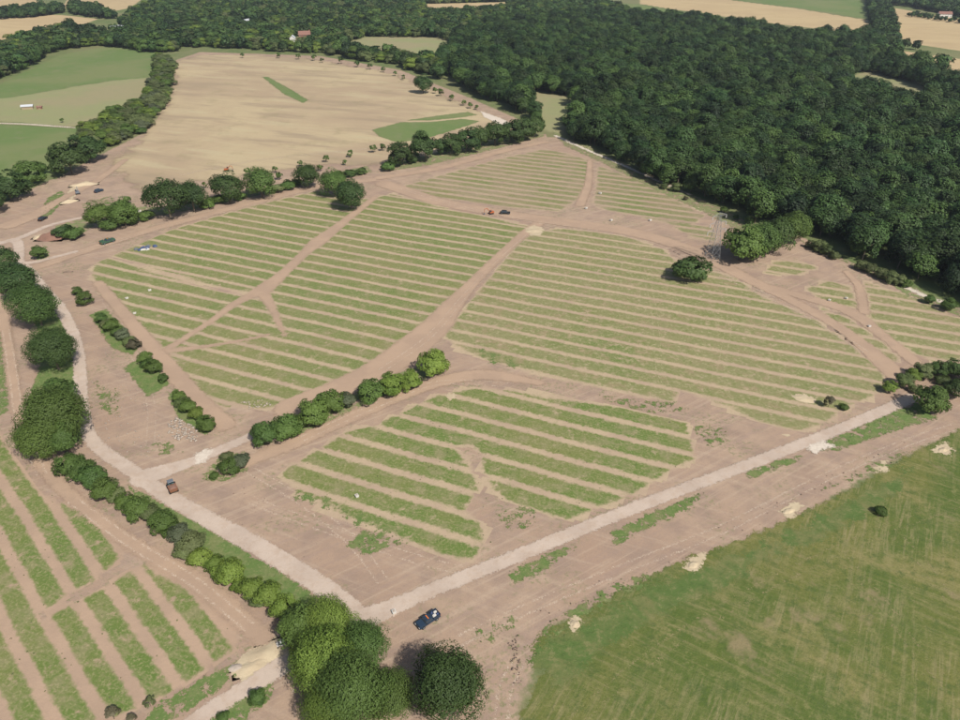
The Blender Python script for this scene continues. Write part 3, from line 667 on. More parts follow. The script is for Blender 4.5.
row([(300, 628, 44, 'tree', 'mid'), (330, 622, 50, 'oak', 'light'), (322, 660, 66, 'oak', 'light'), (362, 645, 52, 'oak', 'mid'), (352, 688, 72, 'oak', 'mid'), (388, 694, 50, 'oak', 'mid'), (330, 706, 52, 'oak', 'light')],
    'tree', 'tree', 'leafy tree', 'in the clump by the road corner', 'big clump of trees by the road corner')
row([(447, 682, 74, 'oak', 'dark')], 'tree', 'tree', 'single round tree', 'at the bottom edge below the parked pickup', None)
row([(2, 258, 26, 'tree', 'dark'), (17, 279, 36, 'tree', 'dark'), (33, 303, 44, 'oak', 'mid'), (50, 346, 46, 'oak', 'dark'), (60, 393, 34, 'bush', 'mid'), (52, 412, 62, 'oak', 'mid'), (38, 436, 44, 'oak', 'mid'), (64, 436, 36, 'tree', 'mid')],
    'roadside_tree', 'tree', 'tree', 'beside the winding gravel road', 'trees left of the winding gravel road', 1)
row([(69, 463, 26, 'bush', 'mid'), (80, 469, 24, 'bush', 'mid'), (92, 476, 26, 'bush', 'mid'), (106, 488, 26, 'bush', 'mid'), (98, 484, 18, 'low', 'mid'), (114, 494, 20, 'low', 'scrub'), (124, 500, 20, 'low', 'mid'), (170, 529, 20, 'low', 'mid'), (185, 550, 22, 'low', 'scrub'), (222, 570, 20, 'low', 'light'), (258, 598, 20, 'low', 'scrub'), (137, 507, 27, 'bush', 'mid'), (150, 513, 20, 'bush', 'scrub'), (162, 521, 25, 'bush', 'mid'),
     (178, 534, 22, 'bush', 'grey'), (192, 543, 26, 'bush', 'scrub'), (200, 556, 24, 'low', 'light'), (214, 562, 20, 'low', 'light'), (230, 572, 29, 'bush', 'light'), (240, 584, 18, 'low', 'light'), (251, 588, 25, 'bush', 'light'), (268, 594, 28, 'bush', 'light'), (284, 607, 27, 'bush', 'light'), (292, 620, 18, 'low', 'light')],
    'hedge_bush', 'bush', 'bush', 'in the lower roadside hedge', 'hedge along the lower gravel road')
row([(265, 432, 28, 'bush', 'mid'), (284, 427, 30, 'bush', 'mid'), (313, 412, 30, 'bush', 'mid'), (330, 401, 28, 'bush', 'mid'), (346, 400, 20, 'bush', 'grey'), (371, 391, 27, 'bush', 'mid'), (391, 384, 26, 'bush', 'light'), (409, 380, 22, 'bush', 'light'), (299, 421, 20, 'low', 'mid'), (431, 363, 32, 'bush', 'light')],
    'hedge_bush', 'bush', 'rounded bush', 'in the hedge between striped fields', 'hedge above the lower striped field')
row([(98, 214, 25, 'tree', 'mid'), (122, 212, 27, 'tree', 'mid'), (166, 197, 39, 'tree', 'dark'), (191, 195, 30, 'tree', 'dark'), (227, 186, 30, 'tree', 'dark'), (260, 181, 29, 'tree', 'mid'), (306, 175, 23, 'tree', 'dark'), (334, 182, 26, 'tree', 'mid'), (350, 193, 29, 'tree', 'dark')],
    'hedgerow_tree', 'tree', 'tree', 'in the upper field hedgerow', 'hedgerow above the upper striped field')
row([(62, 231, 18, 'low', 'dark'), (73, 233, 18, 'low', 'mid'), (110, 224, 18, 'low', 'mid'), (128, 218, 20, 'low', 'mid'), (145, 215, 16, 'low', 'mid'), (206, 203, 17, 'low', 'mid'), (219, 199, 14, 'low', 'mid'), (240, 196, 12, 'low', 'mid'), (276, 188, 14, 'low', 'scrub'), (288, 185, 14, 'low', 'mid'), (297, 182, 10, 'low', 'mid'),
     (338, 175, 12, 'low', 'mid'), (350, 173, 12, 'low', 'mid'), (361, 171, 11, 'low', 'mid'), (388, 166, 14, 'low', 'mid')],
    'low_bush', 'bush', 'low bush', 'under the upper hedgerow', 'low bushes of the upper hedgerow')
row([(400, 154, 24, 'bush', 'dark', 1.12), (425, 146, 29, 'bush', 'dark', 1.12), (441, 146, 17, 'bush', 'dark', 1.12), (452, 144, 21, 'bush', 'dark', 1.12), (466, 139, 25, 'bush', 'dark', 1.12), (481, 136, 22, 'bush', 'dark', 1.12), (495, 133, 25, 'bush', 'dark', 1.12), (510, 131, 24, 'bush', 'dark', 1.12), (523, 129, 22, 'bush', 'dark', 1.12), (535, 126, 21, 'bush', 'dark', 1.12), (412, 159, 12, 'low', 'dark')],
    'boundary_tree', 'tree', 'tree', 'in the row topping the far striped field', 'dark tree row at the far striped field')
row([(423, 83, 17, 'tree', 'dark')], 'tree', 'tree', 'lone tree', 'at the right edge of the tan straw field', None)
row([(692, 268, 36, 'low', 'dark')], 'bush', 'bush', 'wide low bush', 'standing alone in the striped field below the pylon', None)
row([(742, 243, 41, 'bush', 'mid'), (760, 238, 34, 'tree', 'mid'), (778, 234, 34, 'tree', 'dark'), (796, 226, 30, 'tree', 'mid')], 'tree', 'tree', 'tree', 'in the clump beside the pylon', 'tree clump beside the pylon')
row([(812, 244, 10, 'bush', 'scrub'), (820, 246, 13, 'bush', 'scrub'), (827, 250, 12, 'bush', 'scrub'), (835, 255, 10, 'bush', 'scrub'), (861, 265, 11, 'bush', 'scrub'), (870, 268, 13, 'bush', 'scrub'), (881, 273, 12, 'bush', 'scrub'), (891, 277, 14, 'bush', 'scrub'), (900, 280, 12, 'bush', 'scrub'), (907, 283, 10, 'bush', 'mid'), (930, 299, 11, 'bush', 'mid'), (951, 305, 15, 'bush', 'mid')],
    'verge_bush', 'bush', 'small bush', 'on the verge in front of the wood', 'small bushes on the wood verge')
row([(664, 186, 7, 'bush', 'scrub'), (676, 187, 10, 'bush', 'scrub'), (686, 198, 5, 'bush', 'brown'), (724, 210, 7, 'bush', 'mid'), (736, 217, 6, 'bush', 'dark'), (750, 220, 9, 'bush', 'mid')],
    'scrub_bush', 'bush', 'tiny bush', 'along the stone track under the wood', 'tiny bushes under the wood edge')
row([(890, 387, 14, 'bush', 'light'), (905, 380, 18, 'bush', 'scrub'), (914, 375, 16, 'bush', 'light'), (923, 371, 18, 'bush', 'scrub'), (937, 368, 18, 'bush', 'mid'), (943, 380, 14, 'low', 'scrub'), (930, 399, 33, 'bush', 'mid'), (954, 368, 20, 'bush', 'dark'), (957, 388, 24, 'bush', 'dark'), (975, 375, 26, 'bush', 'dark'), (844, 407, 9, 'low', 'mid'), (830, 401, 9, 'sapling', 'brown'), (916, 389, 12, 'low', 'scrub')],
    'roadside_bush', 'bush', 'bush', 'around the straight road end', 'bushes at the right end of the straight road')
row([(38, 252, 16, 'bush', 'mid'), (77, 291, 10, 'bush', 'mid'), (84, 298, 16, 'bush', 'mid')], 'bush', 'bush', 'isolated bush', 'by the upper road bend', 'bushes by the upper road bend')
row([(101, 318, 12, 'bush', 'mid'), (111, 325, 15, 'bush', 'mid'), (122, 334, 14, 'bush', 'grey'), (133, 344, 13, 'bush', 'brown'), (144, 357, 14, 'bush', 'mid'), (153, 367, 16, 'bush', 'mid'), (163, 378, 10, 'bush', 'mid'), (106, 324, 14, 'low', 'scrub'), (117, 331, 14, 'low', 'mid'), (128, 341, 14, 'low', 'scrub'), (148, 363, 14, 'low', 'mid'), (183, 402, 15, 'low', 'scrub'), (202, 420, 14, 'low', 'mid'), (179, 396, 14, 'bush', 'mid'), (187, 406, 17, 'bush', 'mid'), (196, 413, 15, 'bush', 'light'), (207, 424, 18, 'bush', 'mid')],
    'green_bush', 'bush', 'bush', 'on the grass wedge', 'bushes on the grass wedge')
row([(228, 466, 19, 'bush', 'mid'), (240, 461, 19, 'bush', 'grey'), (214, 475, 10, 'low', 'mid'), (226, 456, 12, 'low', 'scrub')], 'green_bush', 'bush', 'bush', 'on the road fork island', 'bushes on the road fork island')
row([(257, 697, 17, 'bush', 'mid'), (223, 717, 12, 'low', 'mid')], 'green_bush', 'bush', 'bush', 'below the pale bottom-left road', 'bushes below the bottom-left road')
row([(112, 714, 13, 'sapling', 'brown', .8), (131, 719, 9, 'sapling', 'brown', .8), (149, 702, 11, 'sapling', 'scrub', .8)], 'sapling', 'sapling', 'thin sapling', 'below the lower-left striped field', 'thin saplings at the lower-left field')
row([(882, 511, 13, 'low', 'mid')], 'low_bush', 'bush', 'dark spreading low bush', 'alone in the rough grass field', None)
row([(6, 186, 34, 'bush', 'dark'), (28, 173, 28, 'bush', 'mid'), (-12, 200, 32, 'bush', 'dark'), (40, 168, 14, 'bush', 'mid')], 'field_corner_tree', 'tree', 'tree', 'in the clump below the pasture', 'clump below the green pasture')
row([(67, 158, 36, 'bush', 'dark'), (86, 147, 32, 'bush', 'dark')], 'field_corner_tree', 'tree', 'rounded dense tree', 'at the pasture hedge end', 'dense trees at the pasture hedge end')
sap = [(242, 55, 4), (279, 55, 4.5), (298, 56, 4.5), (314, 57, 5), (322, 60, 4), (341, 60, 5), (357, 63, 5.5), (370, 66, 5), (383, 69, 4.5), (395, 73, 4), (403, 77, 4), (435, 90, 5), (441, 92, 6), (452, 97, 5.5), (464, 102, 5), (470, 105, 5), (477, 107, 4)]
row([(a, b, w, 'sapling', 'mid', .85) for a, b, w in sap], 'sapling', 'sapling', 'small sapling', 'along the far straw field edge', 'saplings along the far straw field margin')
sap = [(127, 199, 7), (204, 185, 5), (247, 171, 6.5), (275, 169, 5.5), (279, 175, 7), (300, 163, 5), (320, 167, 6), (326, 158, 6), (345, 162, 4.5), (350, 153, 6), (373, 148, 6.5), (383, 147, 6)]
row([(a, b, w, 'sapling', 'mid', .85) for a, b, w in sap], 'sapling', 'sapling', 'small sapling', 'along the near straw field edge', 'saplings along the near straw field margin')
row([(62, 120, 4, 'sapling', 'mid', .8)], 'sapling', 'sapling', 'small sapling', 'by the pale path in the parched pasture', None)

# ---- woods: jittered scatter in polygons
def scatter(px, sp, holes=(), jit=.42, ground=False):
    P = np.asarray(px, float) if ground else G(px)
    x0, y0, x1, y1 = bnd(P, 0); xs = np.arange(x0, x1, sp); ys = np.arange(y0, y1, sp * .866)
    X, Y = np.meshgrid(xs, ys); X = X + (np.arange(len(ys)) % 2)[:, None] * sp * .5
    Q = np.c_[X.ravel(), Y.ravel()] + rng.uniform(-jit, jit, (X.size, 2)) * sp
    s = poly_sd(Q, P)
    for h in holes: s = np.minimum(s, -poly_sd(Q, G(h)))
    return Q[s > 0]
glades = [[(343, 43), (370, 37), (440, 38), (456, 44), (434, 66), (405, 61), (352, 52)], [(840, 80), (866, 71), (925, 88), (950, 104), (905, 106), (850, 95)],
          [(528, 93), (575, 96), (578, 120), (562, 138), (540, 132)], [(424, 4), (515, 2), (508, 10), (440, 17), (425, 15)], [(640, 5), (640, -3), (720, -2), (800, 9), (868, 20), (874, 38), (820, 30), (760, 23), (700, 14)],
          [(615, 3), (640, 5), (668, 10), (660, 15), (620, 9)]]
wood_main = [(440, 72), (470, 90), (520, 114), (545, 128), (556, 132), (566, 138), (600, 151), (650, 178), (700, 203), (750, 224), (800, 228), (850, 257), (900, 277), (960, 297), (1060, 340), (1100, 330), (1100, 110), (960, 93), (912, 70), (890, 60), (878, 58), (878, 44), (800, 40), (740, 31), (690, 23), (650, 20), (600, 18), (500, 24), (460, 40)]
wood_far = [(175, 47), (250, 50), (320, 54), (400, 67), (440, 80), (470, 60), (520, 30), (640, 17), (600, 4), (520, 0), (400, -4), (180, -2), (140, 10), (112, 34), (140, 44)]
pts = scatter(wood_main, 8.4, glades)
houses = [(303, 38), (292, 41), (118, 30), (247, 22)]
def clear_houses(Q):
    k = np.ones(len(Q), bool)
    for a, b in houses:
        h = np.array(g1(a, b)); d = Q - h
        k &= ~((np.abs(d[:, 0] - d[:, 1] * h[0] / h[1]) < 10) & (d[:, 1] < 10) & (d[:, 1] > -75))
    return Q[k]
rel = np.hypot(pts[:, 0], pts[:, 1])
ang_ok = np.abs(pts[:, 0] / (pts[:, 1] * CT + ST * CAMH)) < .71
order = np.argsort(rel + np.where(ang_ok, 0, 1e6))
single = order[:300]; rest = np.setdiff1d(np.arange(len(pts)), single)
proto_c, proto_t = [], []
for n, i in enumerate(single):
    D = rng.uniform(9.0, 15.5); hs = rng.uniform(.8, 1.15)
    o, c, k = tree_at('woodland_tree', 'dark broadleaf tree standing in the near edge of the dense wood', 'tree', pts[i, 0], pts[i, 1], D, 'wood', 'wood', 'trees in the near edge of the dense wood', hs, n % 6)
    if n < 6: proto_c.append(c); proto_t.append(k)
far_c, far_t = [], []
FAR = []                                           # four individual trees at the top right give the far crowns their shape
for n, (a, b, w) in enumerate([(812 + 0, 0, 0)] * 0 + [(943, 62, 17), (906, 43, 9), (917, 44, 9), (70, 26, 13)]):
    x, y, D = crown_pos(a, b, w, 'far')
    lab = ['lone dark tree in the pinkish stubble at the upper right', 'left one of two dark trees beside the far right crop field', 'right one of two dark trees beside the far right crop field', 'dark tree standing above the hedge at the upper left crop field'][n]
    o, c, k = tree_at('tree', lab, 'tree', x, y, D, 'far', 'wood', None, 1.0, n); far_c.append(c); far_t.append(k)

def forest(name, P, size, crowns, trunks, hs=(.95, 1.2), label='', seed=0):
    r = np.random.default_rng(seed); n = len(P)
    me = bpy.data.meshes.new(name); me.vertices.add(n)
    me.vertices.foreach_set('co', np.c_[P, np.zeros(n)].astype(np.float32).ravel())
    a = me.attributes.new('rot', 'FLOAT_VECTOR', 'POINT'); a.data.foreach_set('vector', np.c_[np.zeros((n, 2)), r.uniform(0, 6.28, n)].astype(np.float32).ravel())
    D = r.uniform(*size, n); a = me.attributes.new('siz', 'FLOAT_VECTOR', 'POINT')
    a.data.foreach_set('vector', np.c_[D, D * r.uniform(.9, 1.1, n), D * r.uniform(*hs, n)].astype(np.float32).ravel())
    a = me.attributes.new('pick', 'INT', 'POINT'); a.data.foreach_set('value', r.integers(0, len(crowns), n).astype(np.int32))
    o = link(name, me, kind='stuff'); o['label'] = label; o['category'] = 'woodland'
    ng = bpy.data.node_groups.new(name + '_scatter', 'GeometryNodeTree')
    ng.interface.new_socket('Geometry', in_out='INPUT', socket_type='NodeSocketGeometry'); ng.interface.new_socket('Geometry', in_out='OUTPUT', socket_type='NodeSocketGeometry')
    N = ng.nodes; gi = N.new('NodeGroupInput'); go = N.new('NodeGroupOutput'); jo = N.new('GeometryNodeJoinGeometry')
    def na(nm, ty):
        q = N.new('GeometryNodeInputNamedAttribute'); q.data_type = ty; q.inputs['Name'].default_value = nm; return q.outputs['Attribute']
    ra, sa, pa = na('rot', 'FLOAT_VECTOR'), na('siz', 'FLOAT_VECTOR'), na('pick', 'INT')
    for objs in (crowns, trunks):
        j = N.new('GeometryNodeJoinGeometry')
        for ob in objs:
            oi = N.new('GeometryNodeObjectInfo'); oi.inputs['Object'].default_value = ob; oi.inputs['As Instance'].default_value = True
            ng.links.new(oi.outputs['Geometry'], j.inputs[0])
        ip = N.new('GeometryNodeInstanceOnPoints'); ip.inputs['Pick Instance'].default_value = True
        ng.links.new(gi.outputs[0], ip.inputs['Points']); ng.links.new(j.outputs[0], ip.inputs['Instance']); ng.links.new(pa, ip.inputs['Instance Index'])
        e2r = N.new('FunctionNodeEulerToRotation'); ng.links.new(ra, e2r.inputs[0]); ng.links.new(e2r.outputs[0], ip.inputs['Rotation']); ng.links.new(sa, ip.inputs['Scale'])
        ng.links.new(ip.outputs[0], jo.inputs[0])
    ng.links.new(jo.outputs[0], go.inputs[0])
    md = o.modifiers.new('scatter', 'NODES'); md.node_group = ng
    return o
forest('woodland', pts[rest], (9, 17.5), proto_c, proto_t, (.72, 1.1), label='dense dark wood filling the upper right behind its front trees', seed=1)
hb2 = [(96, 150), (112, 146), (150, 131), (168, 100), (174, 70), (172, 60), (156, 58), (152, 84), (140, 104), (104, 120), (88, 130), (78, 142)]
# the scrubby hedge between pasture and straw field: individual bushes
hp = scatter(hb2, 7.0)
hp = hp[np.argsort(np.hypot(hp[:, 0], hp[:, 1]))]
mixc, mixt = list(far_c), list(far_t)
for i, (x, y) in enumerate(hp[:300]):
    ob_ = tree_at('scrub_bush', 'scrubby bush in the broad hedge between the green pasture and straw field', 'bush', x, y, random.uniform(7, 12), 'bush', random.choice(['mid', 'scrub', 'scrub', 'scrub', 'grey', 'light']), 'bushes of the broad pasture hedge', random.uniform(.6, .9))
    if i in (3, 8, 15, 21): mixc.append(ob_[1]); mixt.append(ob_[2])
fp = clear_houses(scatter(wood_far, 9.5, glades))
forest('far_woodland', fp, (9.0, 15.0), mixc, mixt, (.85, 1.1), 'far wood behind the tan straw field', 2)
hb = [(-30, 92), (0, 80), (20, 71), (57, 51), (100, 45.5), (150, 53), (180, 52), (180, 40), (140, 37), (100, 38), (65, 33), (30, 40), (-30, 60)]
forest('pasture_wood', clear_houses(scatter(hb, 9.0)), (10, 16), mixc, mixt, (.9, 1.1), 'curving belt of trees above the green pasture', 3)
for nm, pl, sp, sz, lb in (('hedge_trees', [(-60, 16), (0, 15.5), (35, 11), (62, 9), (64, 13), (40, 17), (0, 20), (-60, 22)], 9, (9, 14), 'tree belt between the two upper left crop fields'),
                           ('hedge_trees', [(70, 9), (80, 8), (108, 15), (116, 19), (104, 19), (72, 15)], 9, (10, 15), 'clump of trees above the upper left crop field'),
                           ('hedge_trees', [(866, -2), (882, -2), (893, 26), (897, 58), (880, 58), (874, 34), (870, 18)], 8, (9, 14), 'tall tree belt between the green field and the right crop field'),
                           ('hedge_trees', [(886, -3), (1060, 4), (1060, 32), (960, 17.5), (905, 6.5), (888, 5)], 9, (9, 14), 'wood along the top right corner'),
                           ('hedge_trees', [(905, 15), (915, 15), (960, 22), (1060, 36), (1060, 39), (960, 24), (910, 17)], 8, (4, 7), 'dark hedge crossing the top of the right crop field')):
    forest(nm, scatter(pl, sp), sz, far_c, far_t, (.9, 1.1), lb, len(lb))
band_px = G([(900, 46), (960, 53), (1060, 66), (1060, 69), (960, 56), (900, 49)])
# generic countryside well outside the picture so that the land goes on
out_r = np.random.default_rng(5); OP = []
for _ in range(60):
    c = np.array([out_r.uniform(-2600, 2600), out_r.uniform(1500, 3400)]); n = int(out_r.integers(20, 70)); a = out_r.uniform(0, 3.14); L = out_r.uniform(60, 260)
    q = out_r.uniform(-1, 1, n) * L; w = out_r.normal(0, 12, n)
    OP.append(c + np.c_[q * math.cos(a) - w * math.sin(a), q * math.sin(a) + w * math.cos(a)])
forest('distant_trees', np.vstack(OP), (9, 14), far_c, far_t, (.9, 1.1), 'scattered distant trees beyond the far wood', 9)

# ------------------------------------------------------------------ built objects
def flat(name, c, rough=.5, metal=0.0, var=.25, spec=.4, scale=1.5):
    m = bpy.data.materials.new(name); t = NT(m)
    d = tuple(x * (1 - var) for x in c)
    t.out(t.mix(t.noise(scale, 4, .65), d, c), rough=rough, spec=spec, metal=metal); return m
Mt = {'navy': flat('navy_paint', (.025, .045, .075), .35), 'black': flat('black_rubber', (.02, .02, .02), .85), 'glass': flat('tinted_glass', (.04, .055, .07), .1, spec=.6), 'white': flat('white_plastic', (.60, .58, .53), .6),
      'green': flat('green_paint', (.05, .11, .07), .4), 'orange': flat('orange_paint', (.42, .12, .04), .55), 'grey': flat('grey_metal', (.20, .22, .24), .5, .3), 'steel': flat('galvanised_steel', (.27, .28, .28), .6, .2),
      'teal': flat('teal_paint', (.06, .13, .14), .4), 'brown': flat('rusty_paint', (.24, .11, .06), .7), 'blue': flat('blue_sheet', (.07, .10, .20), .5), 'brick': flat('red_brick', (.30, .15, .11), .9), 'roof': flat('clay_tiles', (.25, .13, .10), .9),
      'paleroof': flat('pale_roof', (.52, .54, .56), .6), 'render': flat('white_render', (.72, .70, .66), .8), 'wood': flat('weathered_wood', (.36, .28, .19), .85), 'lamp': flat('amber_plastic', (.75, .22, .04), .3), 'sand': None, 'stone': flat('limestone', (.47, .395, .32), .9, var=.4),
      'earth': flat('red_earth', (.25, .14, .10), .95, var=.4), 'darksoil': flat('dark_spoil', (.22, .16, .12), .95, var=.4)}
m = bpy.data.materials.new('heaped_sand'); t = NT(m); t.out(c_sand(t), bump=t.noise(2, 5, .7), bdist=.2); Mt['sand'] = m
def bm_obj(name, build, mat, parent, smooth=False):
    bm = bmesh.new(); build(bm); me = bpy.data.meshes.new(name)
    bmesh.ops.recalc_face_normals(bm, faces=bm.faces); bm.to_mesh(me); bm.free(); me.materials.append(Mt[mat])
    if smooth: me.polygons.foreach_set('use_smooth', [True] * len(me.polygons))
    return link(name, me, parent)
def box(bm, x0, x1, y0, y1, z0, z1, tx=0.0, ty=0.0, bev=.04):
    """box tapered towards its top, edges bevelled"""
    vs = [bm.verts.new(p) for p in ((x0, y0, z0), (x1, y0, z0), (x1, y1, z0), (x0, y1, z0), (x0 + tx, y0 + ty, z1), (x1 - tx, y0 + ty, z1), (x1 - tx, y1 - ty, z1), (x0 + tx, y1 - ty, z1))]
    fs = [bm.faces.new([vs[i] for i in q]) for q in ((3, 2, 1, 0), (4, 5, 6, 7), (0, 1, 5, 4), (1, 2, 6, 5), (2, 3, 7, 6), (3, 0, 4, 7))]
    if bev: bmesh.ops.bevel(bm, geom=list({e for f in fs for e in f.edges}), offset=bev, segments=2, affect='EDGES')
def cyl(bm, c, r, w, axis='Y', n=18):
    rot = {'Y': Matrix.Rotation(R(90), 4, 'X'), 'X': Matrix.Rotation(R(90), 4, 'Y'), 'Z': Matrix.Identity(4)}[axis]
    bmesh.ops.create_cone(bm, cap_ends=True, segments=n, radius1=r, radius2=r, depth=w, matrix=Matrix.Translation(c) @ rot)
def bar(bm, p, q, r, n=5):
    p, q = Vector(p), Vector(q); d = q - p
    bmesh.ops.create_cone(bm, cap_ends=True, segments=n, radius1=r, radius2=r, depth=d.length, matrix=Matrix.Translation((p + q) / 2) @ d.to_track_quat('Z', 'Y').to_matrix().to_4x4())
def wheels(root, xs, half, r, w=.26):
    for x in xs:
        for s in (-1, 1):
            o = bm_obj('wheel', lambda bm: cyl(bm, (x, s * half, r), r, w), 'black', root)
            bm_obj('rim', lambda bm: cyl(bm, (x, s * (half + w * .5 + .005), r), r * .55, .03), 'grey', o)
def heading(p, q):
    a, b = G([p, q]); return math.atan2(b[1] - a[1], b[0] - a[0])
def pickup(px, hd, label, paint, cargo=True, sc=1.0):
    x, y = g1(*px); o = thing('pickup_truck', label, 'pickup', (x, y, .06), hd, (sc,) * 3)
    bm_obj('body', lambda bm: (box(bm, -2.5, 2.5, -.92, .92, .42, .92, .05, .03, .07)), paint, o)
    bm_obj('bonnet', lambda bm: box(bm, 1.0, 2.42, -.86, .86, .92, 1.10, .08, .06, .06), paint, o)
    bm_obj('cab', lambda bm: box(bm, -.75, 1.15, -.84, .84, .925, 1.46, .30, .10, .06), 'glass', o)
    bm_obj('roof', lambda bm: box(bm, -.42, .80, -.70, .70, 1.465, 1.56, .06, .05, .03), paint, o)
    bed = bm_obj('bed', lambda bm: (box(bm, -2.46, -.82, -.90, -.80, .925, 1.32, bev=.02), box(bm, -2.46, -.82, .80, .90, .925, 1.32, bev=.02), box(bm, -2.48, -2.40, -.79, .79, .925, 1.32, bev=.02)), paint, o)
    if cargo:
        for k, (a, b, w) in enumerate(((-1.95, -.3, .38), (-1.35, .3, .42), (-2.0, .45, .28), (-1.25, -.45, .26))):
            bm_obj('cargo_sack', lambda bm: box(bm, a - w, a + w, b - w * .7, b + w * .7, .93, 1.30 + .06 * k, .06, .05, .09), 'white' if k < 2 else 'blue', bed)
    for s in (-1, 1):
        bm_obj('headlight', lambda bm: box(bm, 2.44, 2.53, s * .65 - .16, s * .65 + .16, .68, .84, bev=.02), 'white', o)
        bm_obj('tail_light', lambda bm: box(bm, -2.54, -2.47, s * .80 - .07, s * .80 + .07, .70, .92, bev=.02), 'lamp', o)
        bm_obj('side_mirror', lambda bm: box(bm, .78, .92, s * 1.02 - .09, s * 1.02 + .09, .98, 1.14, bev=.02), 'black', o)
    bm_obj('light_bar', lambda bm: box(bm, .05, .25, -.5, .5, 1.565, 1.68, bev=.03), 'lamp', o)
    wheels(o, (-1.55, 1.6), .82, .37)
    return o
pickup((428, 622), heading((438, 614), (418, 627)), 'dark blue pickup loaded with white sacks parked beside the road corner', 'navy')
pickup((108, 243), heading((100, 245), (116, 240)), 'dark green pickup parked on the soil below the upper hedgerow', 'green', False, 1.25)
def car(px, hd, label, paint, sc=1.0):
    x, y = g1(*px); o = thing('parked_car', label, 'car', (x, y, .06), hd, (sc,) * 3)
    bm_obj('body', lambda bm: box(bm, -2.2, 2.2, -.88, .88, .35, .88, .08, .04, .09), paint, o)
    bm_obj('cabin', lambda bm: box(bm, -1.75, 1.0, -.80, .80, .885, 1.42, .38, .12, .06), 'glass', o)
    bm_obj('roof', lambda bm: box(bm, -1.30, .55, -.66, .66, 1.425, 1.50, .05, .05, .03), paint, o)
    for s in (-1, 1):
        bm_obj('headlight', lambda bm: box(bm, 2.15, 2.23, s * .62 - .15, s * .62 + .15, .58, .72, bev=.02), 'white', o)
        bm_obj('tail_light', lambda bm: box(bm, -2.23, -2.15, s * .65 - .12, s * .65 + .12, .62, .78, bev=.02), 'lamp', o)
    wheels(o, (-1.35, 1.4), .78, .33)
car((99, 192), R(60), 'dark blue car parked on the bare soil below the straw field', 'navy', 1.1)
car((505, 214), R(-5), 'black car parked beside the orange digger in the far striped field', 'black', 1.15)
car((43, 220), R(80), 'dark car on the track above the road junction', 'black', 1.1)
car((284, 644), R(20), 'small white car at the sand under the big tree clump', 'white', .62)
def digger(px, hd, label, paint, sc=1.0, ang=.6):
    x, y = g1(*px); o = thing('excavator', label, 'excavator', (x, y, .06), hd, (sc,) * 3)
    for s in (-1, 1):
        tr = bm_obj('crawler_track', lambda bm: box(bm, -1.7, 1.7, s * 1.05 - .28, s * 1.05 + .28, 0, .75, .25, .0, .12), 'black', o)
    bm_obj('undercarriage', lambda bm: box(bm, -.9, .9, -.76, .76, .30, .80, .1, .05, .05), 'grey', o)
    bm_obj('house', lambda bm: box(bm, -1.9, 1.0, -1.15, 1.15, .82, 1.75, .08, .05, .1), paint, o)
    cabo = bm_obj('cab', lambda bm: box(bm, -.1, 1.25, .25, 1.16, 1.76, 2.75, .12, .08, .06), 'glass', o)
    bm_obj('cab_roof', lambda bm: box(bm, -.02, 1.15, .32, 1.08, 2.755, 2.86, .04, .04, .03), paint, cabo)
    bm_obj('boom', lambda bm: (bar(bm, (.9, -.3, 1.5), (2.6, -.3, 3.9), .20, 6), bar(bm, (2.55, -.3, 3.85), (4.3, -.3, 3.5), .18, 6)), paint, o)
    arm = bm_obj('arm', lambda bm: bar(bm, (4.25, -.3, 3.55), (4.6, -.3, 1.2), .15, 6), paint, o)
    bm_obj('bucket', lambda bm: box(bm, 4.0, 4.75, -.75, .15, .25, 1.15, .12, .05, .06), 'grey', arm)
digger((491, 214), R(200), 'orange excavator standing at the top of the striped field', 'orange', .75)
digger((78, 194), R(120), 'dark excavator digging at the sand heap below the straw field', 'grey', .8)
digger((227, 171), R(5), 'orange excavator low on the tan straw field behind the hedgerow', 'orange', .75)
# small dumper at the road fork
x, y = g1(173, 490); o = thing('site_dumper', 'grey-green site dumper with brown skip at the road fork', 'dumper', (x, y, .16), heading((172, 484), (176, 493)))
bm_obj('chassis', lambda bm: box(bm, -1.9, 1.7, -.62, .62, .45, .85, .05, .03, .05), 'teal', o)
bm_obj('engine_cover', lambda bm: box(bm, -1.95, -.75, -.70, .70, .86, 1.45, .12, .08, .08), 'teal', o)
bm_obj('seat', lambda bm: box(bm, -.70, -.25, -.3, .3, .86, 1.45, .1, .04, .04), 'black', o)
bm_obj('canopy', lambda bm: (bar(bm, (-.75, -.6, 1.4), (-.65, -.6, 2.4), .05), bar(bm, (-.75, .6, 1.4), (-.65, .6, 2.4), .05), box(bm, -1.1, .2, -.7, .7, 2.4, 2.5, .05, .05, .03)), 'grey', o)
bm_obj('skip', lambda bm: box(bm, .25, 2.25, -.85, .85, .95, 1.75, -.18, -.12, .05), 'brown', o)
bm_obj('skip_load', lambda bm: box(bm, .30, 2.2, -.82, .82, 1.755, 1.98, .45, .35, .08), 'earth', o)
wheels(o, (-1.2, 1.2), .85, .55, .42)
